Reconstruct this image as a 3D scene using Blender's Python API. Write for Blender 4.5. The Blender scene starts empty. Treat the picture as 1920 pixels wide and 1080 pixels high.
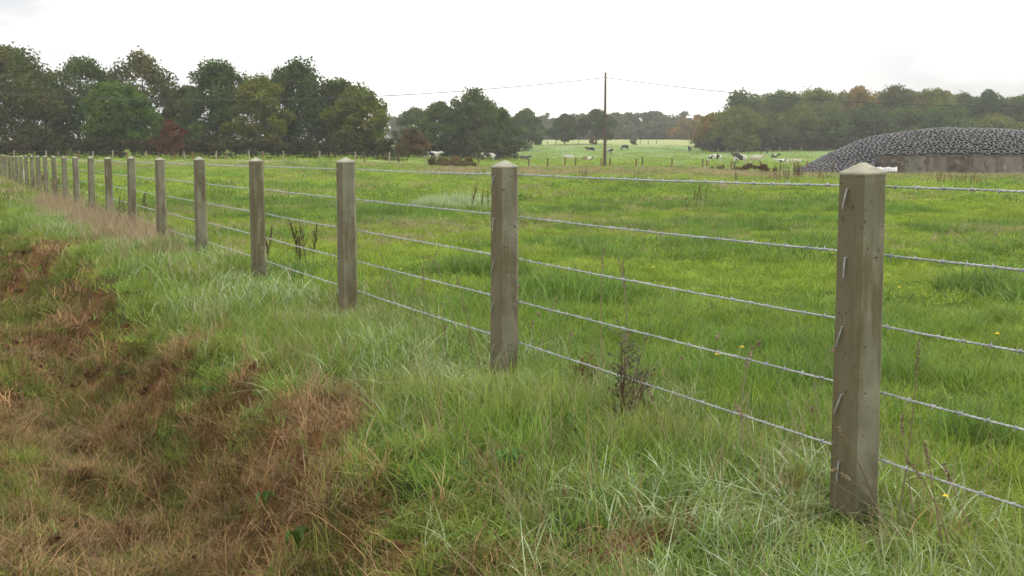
import bpy, bmesh, math, random
import numpy as np
from mathutils import Vector, Matrix, Euler

# ------------------------------------------------------------------ basics
SC = bpy.context.scene
COL = SC.collection
R = math.radians
F, PITCH, EYE, HY = 2200.0, R(6.46), 1.275, 291.0
FH = 2214.0
rng = np.random.default_rng(7)
random.seed(7)

def tag(o, label=None, cat=None, group=None, kind=None):
    if label: o['label'] = label
    if cat: o['category'] = cat
    if group: o['group'] = group
    if kind: o['kind'] = kind
    return o

def empty(name, loc, rz=0.0, label=None, cat=None, group=None):
    o = bpy.data.objects.new(name, None); COL.objects.link(o)
    o.location = loc; o.rotation_euler = (0, 0, rz); o.empty_display_size = .3
    return tag(o, label, cat, group)

def make_mesh(name, V, quads=None, tris=None, tint=None, col=None, smooth=False):
    V = np.asarray(V, dtype=np.float32)
    me = bpy.data.meshes.new(name)
    q = np.zeros((0, 4), np.int32) if quads is None or len(quads) == 0 else np.asarray(quads, np.int32)
    t = np.zeros((0, 3), np.int32) if tris is None or len(tris) == 0 else np.asarray(tris, np.int32)
    me.vertices.add(len(V)); me.vertices.foreach_set('co', V.ravel())
    nl = q.size + t.size
    me.loops.add(nl); me.loops.foreach_set('vertex_index', np.concatenate([q.ravel(), t.ravel()]).astype(np.int32))
    npoly = len(q) + len(t); me.polygons.add(npoly)
    st = np.concatenate([np.arange(len(q)) * 4, q.size + np.arange(len(t)) * 3]).astype(np.int32)
    me.polygons.foreach_set('loop_start', st)
    me.polygons.foreach_set('use_smooth', np.full(npoly, smooth, bool))
    if tint is not None:
        a = me.attributes.new('tint', 'FLOAT', 'POINT'); a.data.foreach_set('value', np.asarray(tint, np.float32))
    if col is not None:
        a = me.attributes.new('gcol', 'FLOAT_VECTOR', 'POINT'); a.data.foreach_set('vector', np.asarray(col, np.float32).ravel())
    me.update(calc_edges=True); me.validate()
    return me

def link(name, me, mat=None, parent=None, loc=None):
    o = bpy.data.objects.new(name, me); COL.objects.link(o)
    if mat is not None and len(me.materials) == 0: me.materials.append(mat)
    if parent is not None: o.parent = parent
    if loc is not None: o.location = loc
    return o

class MB:
    """collects vertices and faces for one mesh"""
    def __init__(s): s.V = []; s.Q = []; s.T = []; s.tint = []; s.n = 0
    def add(s, V, Q=None, T=None, tint=0.5):
        V = np.asarray(V, float)
        s.V.append(V)
        if Q is not None and len(Q): s.Q.append(np.asarray(Q, int) + s.n)
        if T is not None and len(T): s.T.append(np.asarray(T, int) + s.n)
        s.tint.append(np.broadcast_to(np.asarray(tint, float), (len(V),)).copy())
        s.n += len(V)
    def tube(s, P, rad, k=6, cap=True, tint=.5):
        P = np.asarray(P, float); n = len(P); rad = np.broadcast_to(np.asarray(rad, float), (n,))
        T = np.gradient(P, axis=0); T /= np.linalg.norm(T, axis=1)[:, None] + 1e-9
        up = np.array([0, 0, 1.0]) if abs(T[0, 2]) < .9 else np.array([1.0, 0, 0])
        A = np.cross(T, up); A /= np.linalg.norm(A, axis=1)[:, None] + 1e-9
        B = np.cross(T, A)
        th = np.arange(k) * 2 * np.pi / k
        V = P[:, None, :] + rad[:, None, None] * (np.cos(th)[None, :, None] * A[:, None, :] + np.sin(th)[None, :, None] * B[:, None, :])
        i = np.arange(n - 1)[:, None] * k; j = np.arange(k)[None, :]; j2 = (j + 1) % k
        Q = np.stack([i + j, i + j2, i + k + j2, i + k + j], -1).reshape(-1, 4)
        V = V.reshape(-1, 3); Tt = []
        if cap:
            V = np.vstack([V, P[:1], P[-1:]]); c0 = n * k; c1 = c0 + 1
            for a in range(k):
                Tt.append((c0, (a + 1) % k, a)); Tt.append((c1, (n - 1) * k + a, (n - 1) * k + (a + 1) % k))
        s.add(V, Q, Tt, tint)
    def box(s, c, d, rz=0.0, tint=.5):
        c = np.array(c, float); d = np.array(d, float) / 2
        v = np.array([[x, y, z] for z in (-1, 1) for y in (-1, 1) for x in (-1, 1)], float) * d
        cs, sn = math.cos(rz), math.sin(rz)
        v = np.stack([v[:, 0] * cs - v[:, 1] * sn, v[:, 0] * sn + v[:, 1] * cs, v[:, 2]], 1) + c
        s.add(v, [(0, 2, 3, 1), (4, 5, 7, 6), (0, 1, 5, 4), (2, 6, 7, 3), (1, 3, 7, 5), (0, 4, 6, 2)], None, tint)
    def mesh(s, name, smooth=False):
        return make_mesh(name, np.vstack(s.V), np.vstack(s.Q) if s.Q else None, np.vstack(s.T) if s.T else None, np.concatenate(s.tint), smooth=smooth)
    def build(s, name, mat, parent=None, smooth=False, loc=None):
        return link(name, s.mesh(name, smooth), mat, parent, loc)

# ------------------------------------------------------------------ noise (numpy value noise)
def _hash(ix, iy, seed):
    h = (ix.astype(np.int64) * 374761393 + iy.astype(np.int64) * 668265263 + seed * 1442695041) & 0xffffffff
    h = ((h ^ (h >> 13)) * 1274126177) & 0xffffffff
    return ((h ^ (h >> 16)) & 0xffffff) / float(0xffffff)
def vnoise(x, y, seed=0):
    x = np.asarray(x, float); y = np.asarray(y, float)
    ix = np.floor(x); iy = np.floor(y); fx = x - ix; fy = y - iy
    fx = fx * fx * (3 - 2 * fx); fy = fy * fy * (3 - 2 * fy)
    a = _hash(ix, iy, seed); b = _hash(ix + 1, iy, seed); c = _hash(ix, iy + 1, seed); d = _hash(ix + 1, iy + 1, seed)
    return (a * (1 - fx) + b * fx) * (1 - fy) + (c * (1 - fx) + d * fx) * fy
def fbm(x, y, seed=0, octv=4):
    s = 0; a = .5; t = 0
    for k in range(octv):
        s = s + a * vnoise(x * 2 ** k, y * 2 ** k, seed + k * 17); t += a; a *= .5
    return s / t
def sstep(a, b, x):
    t = np.clip((x - a) / (b - a), 0, 1); return t * t * (3 - 2 * t)

# ------------------------------------------------------------------ fence line and terrain
P1 = np.array([1.208, 4.04]); U = np.array([-.4372, .8995]); U /= np.linalg.norm(U); N = np.array([-U[1], U[0]]); SP = 2.866
if (np.array([0, 0]) - P1) @ N < 0: N = -N          # N points to the ditch side
def st(X, Y):
    dx = X - P1[0]; dy = Y - P1[1]
    return dx * U[0] + dy * U[1], dx * N[0] + dy * N[1]

_d = np.arange(0, 4000, 5.0)
def _tab(d, z):
    y = np.interp(_d, d, z); k = np.ones(7) / 7
    return np.convolve(np.pad(y, 3, mode='edge'), k, 'valid')
TL = _tab([0, 40, 60, 100, 150, 165, 300, 500, 1000, 4000], [0, 0, .05, .35, .85, .95, 2, 5, 13, 30])
TC = _tab([0, 60, 115, 170, 230, 300, 345, 460, 700, 1000, 4000], [0, 0, .08, .05, .35, 2.0, 4.5, 7.3, 9, 13, 30])
TR = _tab([0, 40, 100, 115, 200, 260, 300, 500, 1000, 4000], [0, 0, -.35, -.4, -.2, .7, 2.4, 7, 13, 30])
# bare or dead patches: (px x, px y, radius m) measured on the bank and turned into ground points below
def base_h(X, Y):
    X = np.asarray(X, float); Y = np.asarray(Y, float)
    d = np.hypot(X, Y); px = 960 + FH * X / np.maximum(Y, 1e-3 + .3 * d)
    l = np.interp(d, _d, TL); c = np.interp(d, _d, TC); r = np.interp(d, _d, TR)
    a = sstep(650, 900, px); b = sstep(1250, 1450, px)
    return (l * (1 - a) + c * a) * (1 - b) + r * b
_T = np.array([-50, -.1, .5, 1.1, 1.3, 1.5, 1.75, 2.0, 2.35, 2.8, 3.6, 5, 8, 60])
_Z = np.array([0, 0, -.01, -.05, -.12, -.42, -.72, -.84, -.80, -.58, -.33, -.24, -.15, 0])
def edge_t(s, t):
    # the lip of the ditch runs further from the fence as it goes away
    return t - .5 * sstep(11, 22, s) * sstep(.4, 1.2, t)
def height(X, Y, detail=True):
    X = np.asarray(X, float); Y = np.asarray(Y, float)
    s, t = st(X, Y); d = np.hypot(X, Y)
    t = edge_t(s, t); tt = t + (fbm(s * .9, s * .13 + 5, 3, 3) - .5) * .5 * sstep(.5, 1.3, t)
    z = base_h(X, Y) + np.interp(tt, _T, _Z) * (1 - sstep(90, 130, d))
    near = 1 - sstep(40, 90, d)
    wall = sstep(1.1, 1.4, t) * (1 - sstep(2.6, 4, t))
    z = z + near * ((fbm(X * 1.1, Y * 1.1, 11, 3) - .58) * .10 * (.35 + .65 * sstep(.2, 1.0, np.abs(t))) + wall * ((fbm(X * 4.2, Y * 4.2, 21, 3) - .5) * .26 + (np.abs(fbm(X * 2.3, Y * 2.3, 23, 3) - .5) - .08) * -.45) + sstep(.2, .9, t) * (fbm(X * 7.5, Y * 7.5, 25, 3) - .5) * .11)
    z = z + (1 - near) * (fbm(X * .05, Y * .05, 31, 3) - .5) * .12 * sstep(40, 100, d)
    return z
def hz(x, y): return float(height(np.array([x]), np.array([y]))[0])

def ray(px, py):
    u = px - 960; v = py - 540
    return np.array([u, F * math.cos(PITCH) - v * math.sin(PITCH), -(F * math.sin(PITCH) + v * math.cos(PITCH))])
def on_plane(px, py, z=0.0):
    r = ray(px, py); k = (z - EYE) / r[2]; return r[0] * k, r[1] * k
def on_ground(px, py):
    z = 0.0
    for _ in range(12):
        x, y = on_plane(px, py, z); z = .5 * z + .5 * hz(x, y)
    return x, y, hz(x, y)
def at(px, d):
    """ground point seen in column px at forward distance d"""
    x = (px - 960) / FH * d; return x, d, hz(x, d)
def zpix(py, d): return EYE + (HY - py) * d / FH

SPOTS = [(45, 510, .55, 1.0), (140, 460, .4, .9), (172, 558, .28, .9), (335, 672, .24, .9), (350, 660, .14, 1), (560, 800, .26, 1), (590, 860, .24, 1), (545, 900, .18, 1), (620, 790, .18, .9),
         (640, 742, .12, .8), (745, 1040, .24, .9), (690, 985, .12, .7), (700, 850, .08, .7), (965, 895, .10, .9), (1060, 890, .08, .9), (1010, 1020, .1, .6), (1150, 1050, .14, .9), (1240, 1030, .12, .8),
         (1290, 920, .07, .8), (1530, 1060, .12, .8), (20, 650, .5, .9), (30, 760, .4, .8), (25, 700, .3, .8), (200, 1050, .3, .9), (90, 900, .3, .6), (400, 900, .2, .6), (260, 780, .22, .7), (440, 760, .2, .8)]
_sp = []
for (px, py, r_, w_) in SPOTS:
    x, y, z = on_ground(px, py); _sp.append((x, y, r_ * (1.25 if px < 660 else .75), w_))
def dead(X, Y):
    """0..1: bare brown soil and dead thatch"""
    s, t = st(X, Y); d = np.hypot(X, Y)
    t = edge_t(s, t); n = fbm(X * 1.7, Y * 1.7, 41, 4); m = fbm(X * .6, Y * .6, 47, 3)
    z = sstep(1.15, 1.5, t + (n - .5) * .5) * (.57 + .42 * sstep(.46, .62, n) - .5 * sstep(.48, .64, m))
    z = z * (1 - .8 * sstep(16, 27, d))
    for (x, y, r_, w_) in _sp:
        q = np.hypot(X - x, Y - y) / r_ + (n - .5) * 1.6
        z = np.maximum(z, w_ * (1 - sstep(.6, 1.25, q)))
    return np.clip(z, 0, 1)
def dry(X, Y):
    """0..1: tan, seeded dry grass"""
    s, t = st(X, Y); d = np.hypot(X, Y); px = 960 + FH * X / np.maximum(Y, .3 * d + 1e-3)
    n = fbm(X * .16, Y * .16, 61, 4)
    a = sstep(60, 82, d) * (1 - sstep(112, 117, d)) * sstep(720, 860, px) * (.45 + .8 * sstep(.35, .6, n))
    a = a * sstep(.3, 1.5, -t); a = np.maximum(a, sstep(80, 110, d) * (1 - sstep(145, 160, d)) * (1 - sstep(720, 860, px)) * .35)
    b = sstep(8, 14, s) * (1 - sstep(54, 66, s)) * np.exp(-((t - .3) / (.26 + .007 * np.maximum(s, 0))) ** 2) * (.55 + .8 * sstep(.4, .6, fbm(X * .7, Y * .7, 67, 3)))
    c = sstep(.5, .68, fbm(X * .25, Y * .25, 71, 4)) * .22 * sstep(10, 25, d) * (1 - sstep(112, 117, d)) * sstep(.3, .8, -t)
    return np.clip(np.maximum(np.maximum(a, b), c), 0, 1)

# ------------------------------------------------------------------ materials
def new_mat(name):
    m = bpy.data.materials.new(name); m.use_nodes = True
    nt = m.node_tree; nt.nodes.clear(); return m, nt, nt.nodes, nt.links
def nd(ns, typ, **kw):
    n = ns.new(typ)
    for k, v in kw.items():
        if k == 'inp':
            for a, b in v.items(): n.inputs[a].default_value = b
        else: setattr(n, k, v)
    return n
def rgb(c): return (c[0], c[1], c[2], 1)
def mixc(ns, ls, fac, a, b, mode='MIX'):
    m = nd(ns, 'ShaderNodeMix', data_type='RGBA', blend_type=mode)
    for sock, v in ((0, fac), (6, a), (7, b)):
        if isinstance(v, (int, float)): m.inputs[sock].default_value = v
        elif isinstance(v, tuple): m.inputs[sock].default_value = rgb(v)
        else: ls.new(v, m.inputs[sock])
    return m.outputs[2]
def noise(ns, ls, scale, vec=None, detail=4, rough=.55):
    n = nd(ns, 'ShaderNodeTexNoise', inp={'Scale': scale, 'Detail': detail, 'Roughness': rough})
    if vec is not None: ls.new(vec, n.inputs['Vector'])
    return n.outputs['Fac']
def ramp(ns, ls, fac, a, b):
    m = nd(ns, 'ShaderNodeMapRange', interpolation_type='SMOOTHSTEP', inp={'From Min': a, 'From Max': b}); ls.new(fac, m.inputs['Value'])
    return m.outputs[0]

def leaf_mat(name, c0, c1, c2=None, nscale=.35, trans=.4, gloss=.06, rough=.4, rnd=.35):
    """two-sided leaf: tint attribute mixes c0..c1, world noise mixes in c2"""
    m, nt, ns, ls = new_mat(name)
    at_ = nd(ns, 'ShaderNodeAttribute', attribute_name='tint')
    geo = nd(ns, 'ShaderNodeNewGeometry'); oi = nd(ns, 'ShaderNodeObjectInfo')
    c = mixc(ns, ls, at_.outputs['Fac'], c0, c1)
    if c2 is not None:
        f = ramp(ns, ls, noise(ns, ls, nscale, geo.outputs['Position'], 3), .42, .66)
        c = mixc(ns, ls, f, c, c2)
    v = nd(ns, 'ShaderNodeMapRange', inp={'To Min': 1 - rnd, 'To Max': 1 + rnd}); ls.new(oi.outputs['Random'], v.inputs['Value'])
    hs = nd(ns, 'ShaderNodeHueSaturation'); ls.new(c, hs.inputs['Color']); ls.new(v.outputs[0], hs.inputs['Value'])
    c = hs.outputs[0]
    df = nd(ns, 'ShaderNodeBsdfDiffuse'); tr = nd(ns, 'ShaderNodeBsdfTranslucent'); gl = nd(ns, 'ShaderNodeBsdfGlossy', inp={'Roughness': rough})
    ls.new(c, df.inputs[0]); ls.new(c, tr.inputs[0])
    mx = nd(ns, 'ShaderNodeMixShader', inp={0: trans}); ls.new(df.outputs[0], mx.inputs[1]); ls.new(tr.outputs[0], mx.inputs[2])
    mg = nd(ns, 'ShaderNodeMixShader', inp={0: gloss}); ls.new(mx.outputs[0], mg.inputs[1]); ls.new(gl.outputs[0], mg.inputs[2])
    out = nd(ns, 'ShaderNodeOutputMaterial'); ls.new(mg.outputs[0], out.inputs[0])
    return m

def solid(name, c0, c1, scale=6, rough=.8, spec=.3, bump=0.0, bscale=40, metallic=0, extra=None, stretch=None):
    m, nt, ns, ls = new_mat(name)
    tc = nd(ns, 'ShaderNodeTexCoord'); v = tc.outputs['Object']
    if stretch:
        mp = nd(ns, 'ShaderNodeMapping'); mp.inputs['Scale'].default_value = stretch; ls.new(v, mp.inputs[0]); v = mp.outputs[0]
    f = ramp(ns, ls, noise(ns, ls, scale, v, 6, .6), .35, .65)
    c = mixc(ns, ls, f, c0, c1)
    if extra:
        for (ec, es, lo, hi) in extra:
            f2 = ramp(ns, ls, noise(ns, ls, es, v, 5, .65), lo, hi); c = mixc(ns, ls, f2, c, ec)
    b = nd(ns, 'ShaderNodeBsdfPrincipled', inp={'Roughness': rough, 'Specular IOR Level': spec, 'Metallic': metallic}); ls.new(c, b.inputs['Base Color'])
    if bump:
        bp = nd(ns, 'ShaderNodeBump', inp={'Strength': bump, 'Distance': .01}); ls.new(noise(ns, ls, bscale, tc.outputs['Object'], 5, .7), bp.inputs['Height']); ls.new(bp.outputs[0], b.inputs['Normal'])
    out = nd(ns, 'ShaderNodeOutputMaterial'); ls.new(b.outputs[0], out.inputs[0])
    return m

G_PASTURE = leaf_mat('pasture_blades', (.165, .245, .028), (.26, .365, .05), (.25, .32, .05), .6, .45, .015, .5)
G_LUSH = leaf_mat('lush_blades', (.075, .15, .02), (.16, .27, .04), (.13, .22, .035), .5, .45, .03, .5)
G_BANK = leaf_mat('bank_blades', (.09, .175, .018), (.25, .37, .055), (.22, .28, .05), 1.1, .45, .03, .42)
G_PALE = leaf_mat('pale_blades', (.19, .28, .09), (.42, .50, .26), (.22, .31, .10), 1.2, .35, .09, .34)
G_OLIVE = leaf_mat('olive_blades', (.085, .125, .018), (.25, .27, .05), (.14, .18, .028), 1.5, .4, .02, .5)
G_DRY = leaf_mat('straw_blades', (.22, .17, .09), (.40, .31, .18), (.26, .19, .11), .8, .3, .05, .5)
G_BROWN = leaf_mat('brown_thatch', (.085, .045, .018), (.46, .285, .12), (.20, .135, .05), 2.2, .2, .04, .5)
G_WEED = leaf_mat('dock_brown', (.05, .032, .013), (.125, .072, .028), None, 1, .15, .05, .5)
G_RED = leaf_mat('dock_red', (.09, .03, .015), (.16, .06, .03), None, 1, .15, .05, .5)

def ground_mat():
    m, nt, ns, ls = new_mat('ground_turf')
    a = nd(ns, 'ShaderNodeAttribute', attribute_name='gcol'); geo = nd(ns, 'ShaderNodeNewGeometry'); P = geo.outputs['Position']
    f1 = noise(ns, ls, 9, P, 6, .7); f2 = noise(ns, ls, .22, P, 6, .65); f3 = noise(ns, ls, 1.3, P, 5, .7)
    f4 = noise(ns, ls, 45, P, 5, .75); fa = nd(ns, 'ShaderNodeMath', operation='ADD'); ls.new(f1, fa.inputs[0]); ls.new(f4, fa.inputs[1]); v = nd(ns, 'ShaderNodeMath', operation='MULTIPLY_ADD', inp={1: 2.2, 2: -1.2}); ls.new(fa.outputs[0], v.inputs[0]); v.use_clamp = False
    w = nd(ns, 'ShaderNodeMath', operation='MULTIPLY_ADD', inp={1: .9, 2: .55}); ls.new(f2, w.inputs[0])
    u = nd(ns, 'ShaderNodeMath', operation='MULTIPLY_ADD', inp={1: .9, 2: .55}); ls.new(f3, u.inputs[0])
    vw = nd(ns, 'ShaderNodeMath', operation='MULTIPLY'); ls.new(v.outputs[0], vw.inputs[0]); ls.new(w.outputs[0], vw.inputs[1])
    vu = nd(ns, 'ShaderNodeMath', operation='MULTIPLY'); ls.new(vw.outputs[0], vu.inputs[0]); ls.new(u.outputs[0], vu.inputs[1])
    sc = nd(ns, 'ShaderNodeVectorMath', operation='SCALE'); ls.new(a.outputs['Vector'], sc.inputs[0]); ls.new(vu.outputs[0], sc.inputs['Scale'])
    b = nd(ns, 'ShaderNodeBsdfPrincipled', inp={'Roughness': .95, 'Specular IOR Level': .1}); ls.new(sc.outputs[0], b.inputs['Base Color'])
    bp = nd(ns, 'ShaderNodeBump', inp={'Strength': .8, 'Distance': .04}); ls.new(fa.outputs[0], bp.inputs['Height']); ls.new(bp.outputs[0], b.inputs['Normal'])
    out = nd(ns, 'ShaderNodeOutputMaterial'); ls.new(b.outputs[0], out.inputs[0]); return m

# ------------------------------------------------------------------ ground sheet
def ground_colour(X, Y):
    d = np.hypot(X, Y); s, t = st(X, Y); px = 960 + FH * X / np.maximum(Y, .3 * d + 1e-3)
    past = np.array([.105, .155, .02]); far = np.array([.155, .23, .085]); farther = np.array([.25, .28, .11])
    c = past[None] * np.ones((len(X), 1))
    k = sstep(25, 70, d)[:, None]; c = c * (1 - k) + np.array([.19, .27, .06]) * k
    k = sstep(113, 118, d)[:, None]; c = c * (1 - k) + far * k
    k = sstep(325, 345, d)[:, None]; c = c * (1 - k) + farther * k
    k = (sstep(4, 0.0, -(t - 0)) * 0)[:, None]
    dr = dry(X, Y)[:, None]; c = c * (1 - dr * .8) + np.array([.36, .31, .17]) * dr * .8
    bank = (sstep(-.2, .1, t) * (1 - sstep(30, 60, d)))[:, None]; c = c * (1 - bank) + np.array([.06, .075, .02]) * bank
    dd = dead(X, Y)[:, None]; soil = np.array([.14, .070, .030]); c = c * (1 - dd) + soil * dd
    red = np.zeros(len(X))
    for (x, y, r_) in [(_sp[0][0], _sp[0][1], .7), (_sp[20][0], _sp[20][1], .4)]:
        red = np.maximum(red, 1 - sstep(.4, 1.2, np.hypot(X - x, Y - y) / r_))
    red = red[:, None] * .7; c = c * (1 - red) + np.array([.19, .07, .035]) * red
    return c
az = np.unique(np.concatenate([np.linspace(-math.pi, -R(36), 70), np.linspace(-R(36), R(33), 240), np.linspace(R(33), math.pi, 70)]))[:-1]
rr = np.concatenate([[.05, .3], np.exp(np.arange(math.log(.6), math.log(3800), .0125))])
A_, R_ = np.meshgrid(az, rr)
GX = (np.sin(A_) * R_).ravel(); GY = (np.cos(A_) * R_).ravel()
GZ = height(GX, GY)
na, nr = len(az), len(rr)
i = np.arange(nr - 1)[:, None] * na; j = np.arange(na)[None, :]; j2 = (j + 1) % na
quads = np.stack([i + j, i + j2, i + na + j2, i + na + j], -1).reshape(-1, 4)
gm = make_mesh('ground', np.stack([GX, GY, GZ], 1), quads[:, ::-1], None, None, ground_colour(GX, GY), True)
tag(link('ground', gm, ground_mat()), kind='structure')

# ------------------------------------------------------------------ grass patches
def blades(n, radius, h, hv, w, lean, droop, segs=4, seed=0, bias=(0, 0), flat=0.0):
    g = np.random.default_rng(seed)
    rad = radius * np.sqrt(g.random(n)); th = g.random(n) * 2 * np.pi
    bx, by = rad * np.cos(th), rad * np.sin(th)
    H = h * (1 + hv * g.normal(size=n)).clip(.3, 2.2)
    ph = g.random(n) * 2 * np.pi
    L = lean * np.abs(g.normal(1, .5, n))
    hx = np.cos(ph) * L + bias[0]; hy = np.sin(ph) * L + bias[1]
    hl = np.hypot(hx, hy) + 1e-6
    tw = np.arctan2(hy, hx) + np.pi / 2 + g.normal(0, .5, n)
    W = w * (.6 + .8 * g.random(n)); D = droop * g.random(n) * 1.5
    s = np.linspace(0, 1, segs + 1)
    cx = bx[:, None] + H[:, None] * hx[:, None] * s ** 1.7; cy = by[:, None] + H[:, None] * hy[:, None] * s ** 1.7
    cz = H[:, None] * (s - D[:, None] * s ** 2.5) * (1 - flat) - .01
    ww = W[:, None] * .5 * (1 - s ** 2.2 * .93)
    ox = np.cos(tw)[:, None] * ww; oy = np.sin(tw)[:, None] * ww
    V = np.stack([np.stack([cx - ox, cy - oy, cz], -1), np.stack([cx + ox, cy + oy, cz], -1)], 2)  # n, s, 2, 3
    m = segs + 1
    V = V.reshape(-1, 3)
    b = (np.arange(n) * m * 2)[:, None]; k = (np.arange(segs) * 2)[None, :]
    Q = np.stack([b + k, b + k + 1, b + k + 3, b + k + 2], -1).reshape(-1, 4)
    tint = np.repeat(g.random(n), m * 2)
    return V, Q, tint

def protos(name, mat, nvar, **kw):
    c = bpy.data.collections.new(name)
    for i_ in range(nvar):
        V, Q, t = blades(seed=hash_seed(name) + i_, **kw)
        me = make_mesh(name, V, Q, None, t); me.materials.append(mat)
        o = bpy.data.objects.new(name, me); c.objects.link(o)
    return c
def hash_seed(s): return sum(ord(ch) * (i_ + 3) for i_, ch in enumerate(s)) % 9973

def scatter(name, pts, rot, scl, idx, coll, label, cat):
    me = bpy.data.meshes.new(name); me.vertices.add(len(pts)); me.vertices.foreach_set('co', np.asarray(pts, np.float32).ravel())
    for an, ty, arr in (('rot', 'FLOAT_VECTOR', rot), ('scl', 'FLOAT_VECTOR', scl)):
        a = me.attributes.new(an, ty, 'POINT'); a.data.foreach_set('vector', np.asarray(arr, np.float32).ravel())
    a = me.attributes.new('idx', 'INT', 'POINT'); a.data.foreach_set('value', np.asarray(idx, np.int32))
    o = link(name, me); tag(o, label, cat, None, 'stuff')
    ng = bpy.data.node_groups.new(name + '_nodes', 'GeometryNodeTree')
    ng.interface.new_socket('Geometry', in_out='INPUT', socket_type='NodeSocketGeometry'); ng.interface.new_socket('Geometry', in_out='OUTPUT', socket_type='NodeSocketGeometry')
    n = ng.nodes; l = ng.links
    gi = n.new('NodeGroupInput'); go = n.new('NodeGroupOutput'); ci = n.new('GeometryNodeCollectionInfo'); ip = n.new('GeometryNodeInstanceOnPoints')
    ci.inputs['Collection'].default_value = coll; ci.inputs['Separate Children'].default_value = True; ci.inputs['Reset Children'].default_value = True
    ip.inputs['Pick Instance'].default_value = True
    def attr(nm, ty):
        a = n.new('GeometryNodeInputNamedAttribute'); a.data_type = ty; a.inputs['Name'].default_value = nm
        return [q for q in a.outputs if q.enabled and q.name == 'Attribute'][0]
    l.new(gi.outputs[0], ip.inputs['Points']); l.new(ci.outputs[0], ip.inputs['Instance']); l.new(attr('idx', 'INT'), ip.inputs['Instance Index'])
    er = n.new('FunctionNodeEulerToRotation'); l.new(attr('rot', 'FLOAT_VECTOR'), er.inputs[0]); l.new(er.outputs[0], ip.inputs['Rotation'])
    l.new(attr('scl', 'FLOAT_VECTOR'), ip.inputs['Scale']); l.new(ip.outputs[0], go.inputs[0])
    md = o.modifiers.new('scatter', 'NODES'); md.node_group = ng
    return o

def sector(d0, d1, dens, a0=-R(31), a1=R(29)):
    n = int(.5 * (a1 - a0) * (d1 * d1 - d0 * d0) * dens)
    r = np.sqrt(d0 * d0 + (d1 * d1 - d0 * d0) * rng.random(n)); a = a0 + (a1 - a0) * rng.random(n)
    return r * np.sin(a), r * np.cos(a)

SETS = {}      # name -> lists of scatter data
def put(key, X, Y, sxy, sz, nvar, base=0, tilt=.12, z=None):
    n = len(X)
    if n == 0: return
    Z = height(X, Y) if z is None else z
    rot = np.stack([rng.normal(0, tilt, n), rng.normal(0, tilt, n), rng.random(n) * 6.283], 1)
    scl = np.stack([sxy * np.ones(n), sxy * np.ones(n), sz * np.ones(n)], 1)
    SETS.setdefault(key, []).append((np.stack([X, Y, Z], 1), rot, scl, base + rng.integers(0, nvar, n)))

colls = {}
def pool(key, mat, near, mid=None, far=None, vfar=None, nv=5):
    """one collection per kind of grass holding patch sizes for four distance bands"""
    c = bpy.data.collections.new(key); k = 0; info = {}
    for bi, kw in enumerate((near, mid, far, vfar)):
        if kw is None: continue
        info[bi] = k
        for i_ in range(nv):
            V, Q, t = blades(seed=hash_seed(key) + 31 * k + 5, **kw)
            me = make_mesh(key + '_patch', V, Q, None, t); me.materials.append(mat)
            o = bpy.data.objects.new('%s_patch_%03d' % (key, k), me); c.objects.link(o); k += 1
    colls[key] = (c, info, nv)
pool('pasture_grass', G_PASTURE,
     dict(n=34, radius=.10, h=.085, hv=.4, w=.0046, lean=.7, droop=.3),
     dict(n=90, radius=.28, h=.075, hv=.4, w=.009, lean=.7, droop=.25, segs=3),
     dict(n=110, radius=.9, h=.11, hv=.4, w=.03, lean=.6, droop=.25, segs=2),
     dict(n=110, radius=3.2, h=.14, hv=.4, w=.10, lean=.8, droop=.2, segs=1))
pool('lush_grass', G_LUSH,
     dict(n=28, radius=.10, h=.15, hv=.35, w=.005, lean=.55, droop=.3),
     dict(n=60, radius=.26, h=.15, hv=.35, w=.011, lean=.6, droop=.3, segs=3),
     dict(n=110, radius=.8, h=.16, hv=.4, w=.03, lean=.6, droop=.3, segs=2))
pool('bank_grass', G_BANK,
     dict(n=38, radius=.10, h=.125, hv=.4, w=.0044, lean=.55, droop=.35, segs=4, bias=(.25, .05)),
     dict(n=80, radius=.26, h=.14, hv=.3, w=.008, lean=.55, droop=.3, segs=3),
     dict(n=90, radius=.6, h=.16, hv=.3, w=.03, lean=.55, droop=.3, segs=2))
pool('pale_grass', G_PALE,
     dict(n=12, radius=.10, h=.165, hv=.3, w=.0048, lean=.6, droop=.45, segs=6, bias=(.3, .05)),
     dict(n=24, radius=.24, h=.20, hv=.3, w=.009, lean=.6, droop=.4, segs=4))
pool('ditch_grass', G_OLIVE,
     dict(n=24, radius=.10, h=.10, hv=.45, w=.0036, lean=.7, droop=.3, segs=3),
     dict(n=60, radius=.28, h=.11, hv=.45, w=.009, lean=.7, droop=.3, segs=3),
     dict(n=80, radius=.6, h=.12, hv=.4, w=.03, lean=.6, droop=.3, segs=2))
pool('dead_grass', G_BROWN,
     dict(n=60, radius=.11, h=.095, hv=.6, w=.0030, lean=1.1, droop=.5, segs=4),
     dict(n=90, radius=.28, h=.09, hv=.5, w=.006, lean=1.1, droop=.4, segs=3),
     dict(n=80, radius=.6, h=.10, hv=.4, w=.02, lean=.9, droop=.3, segs=2))
pool('dry_grass', G_DRY,
     dict(n=22, radius=.10, h=.26, hv=.4, w=.0022, lean=.4, droop=.2, segs=4),
     dict(n=60, radius=.26, h=.27, hv=.4, w=.006, lean=.4, droop=.2, segs=3),
     dict(n=110, radius=.9, h=.17, hv=.4, w=.02, lean=.5, droop=.2, segs=2))

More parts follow.
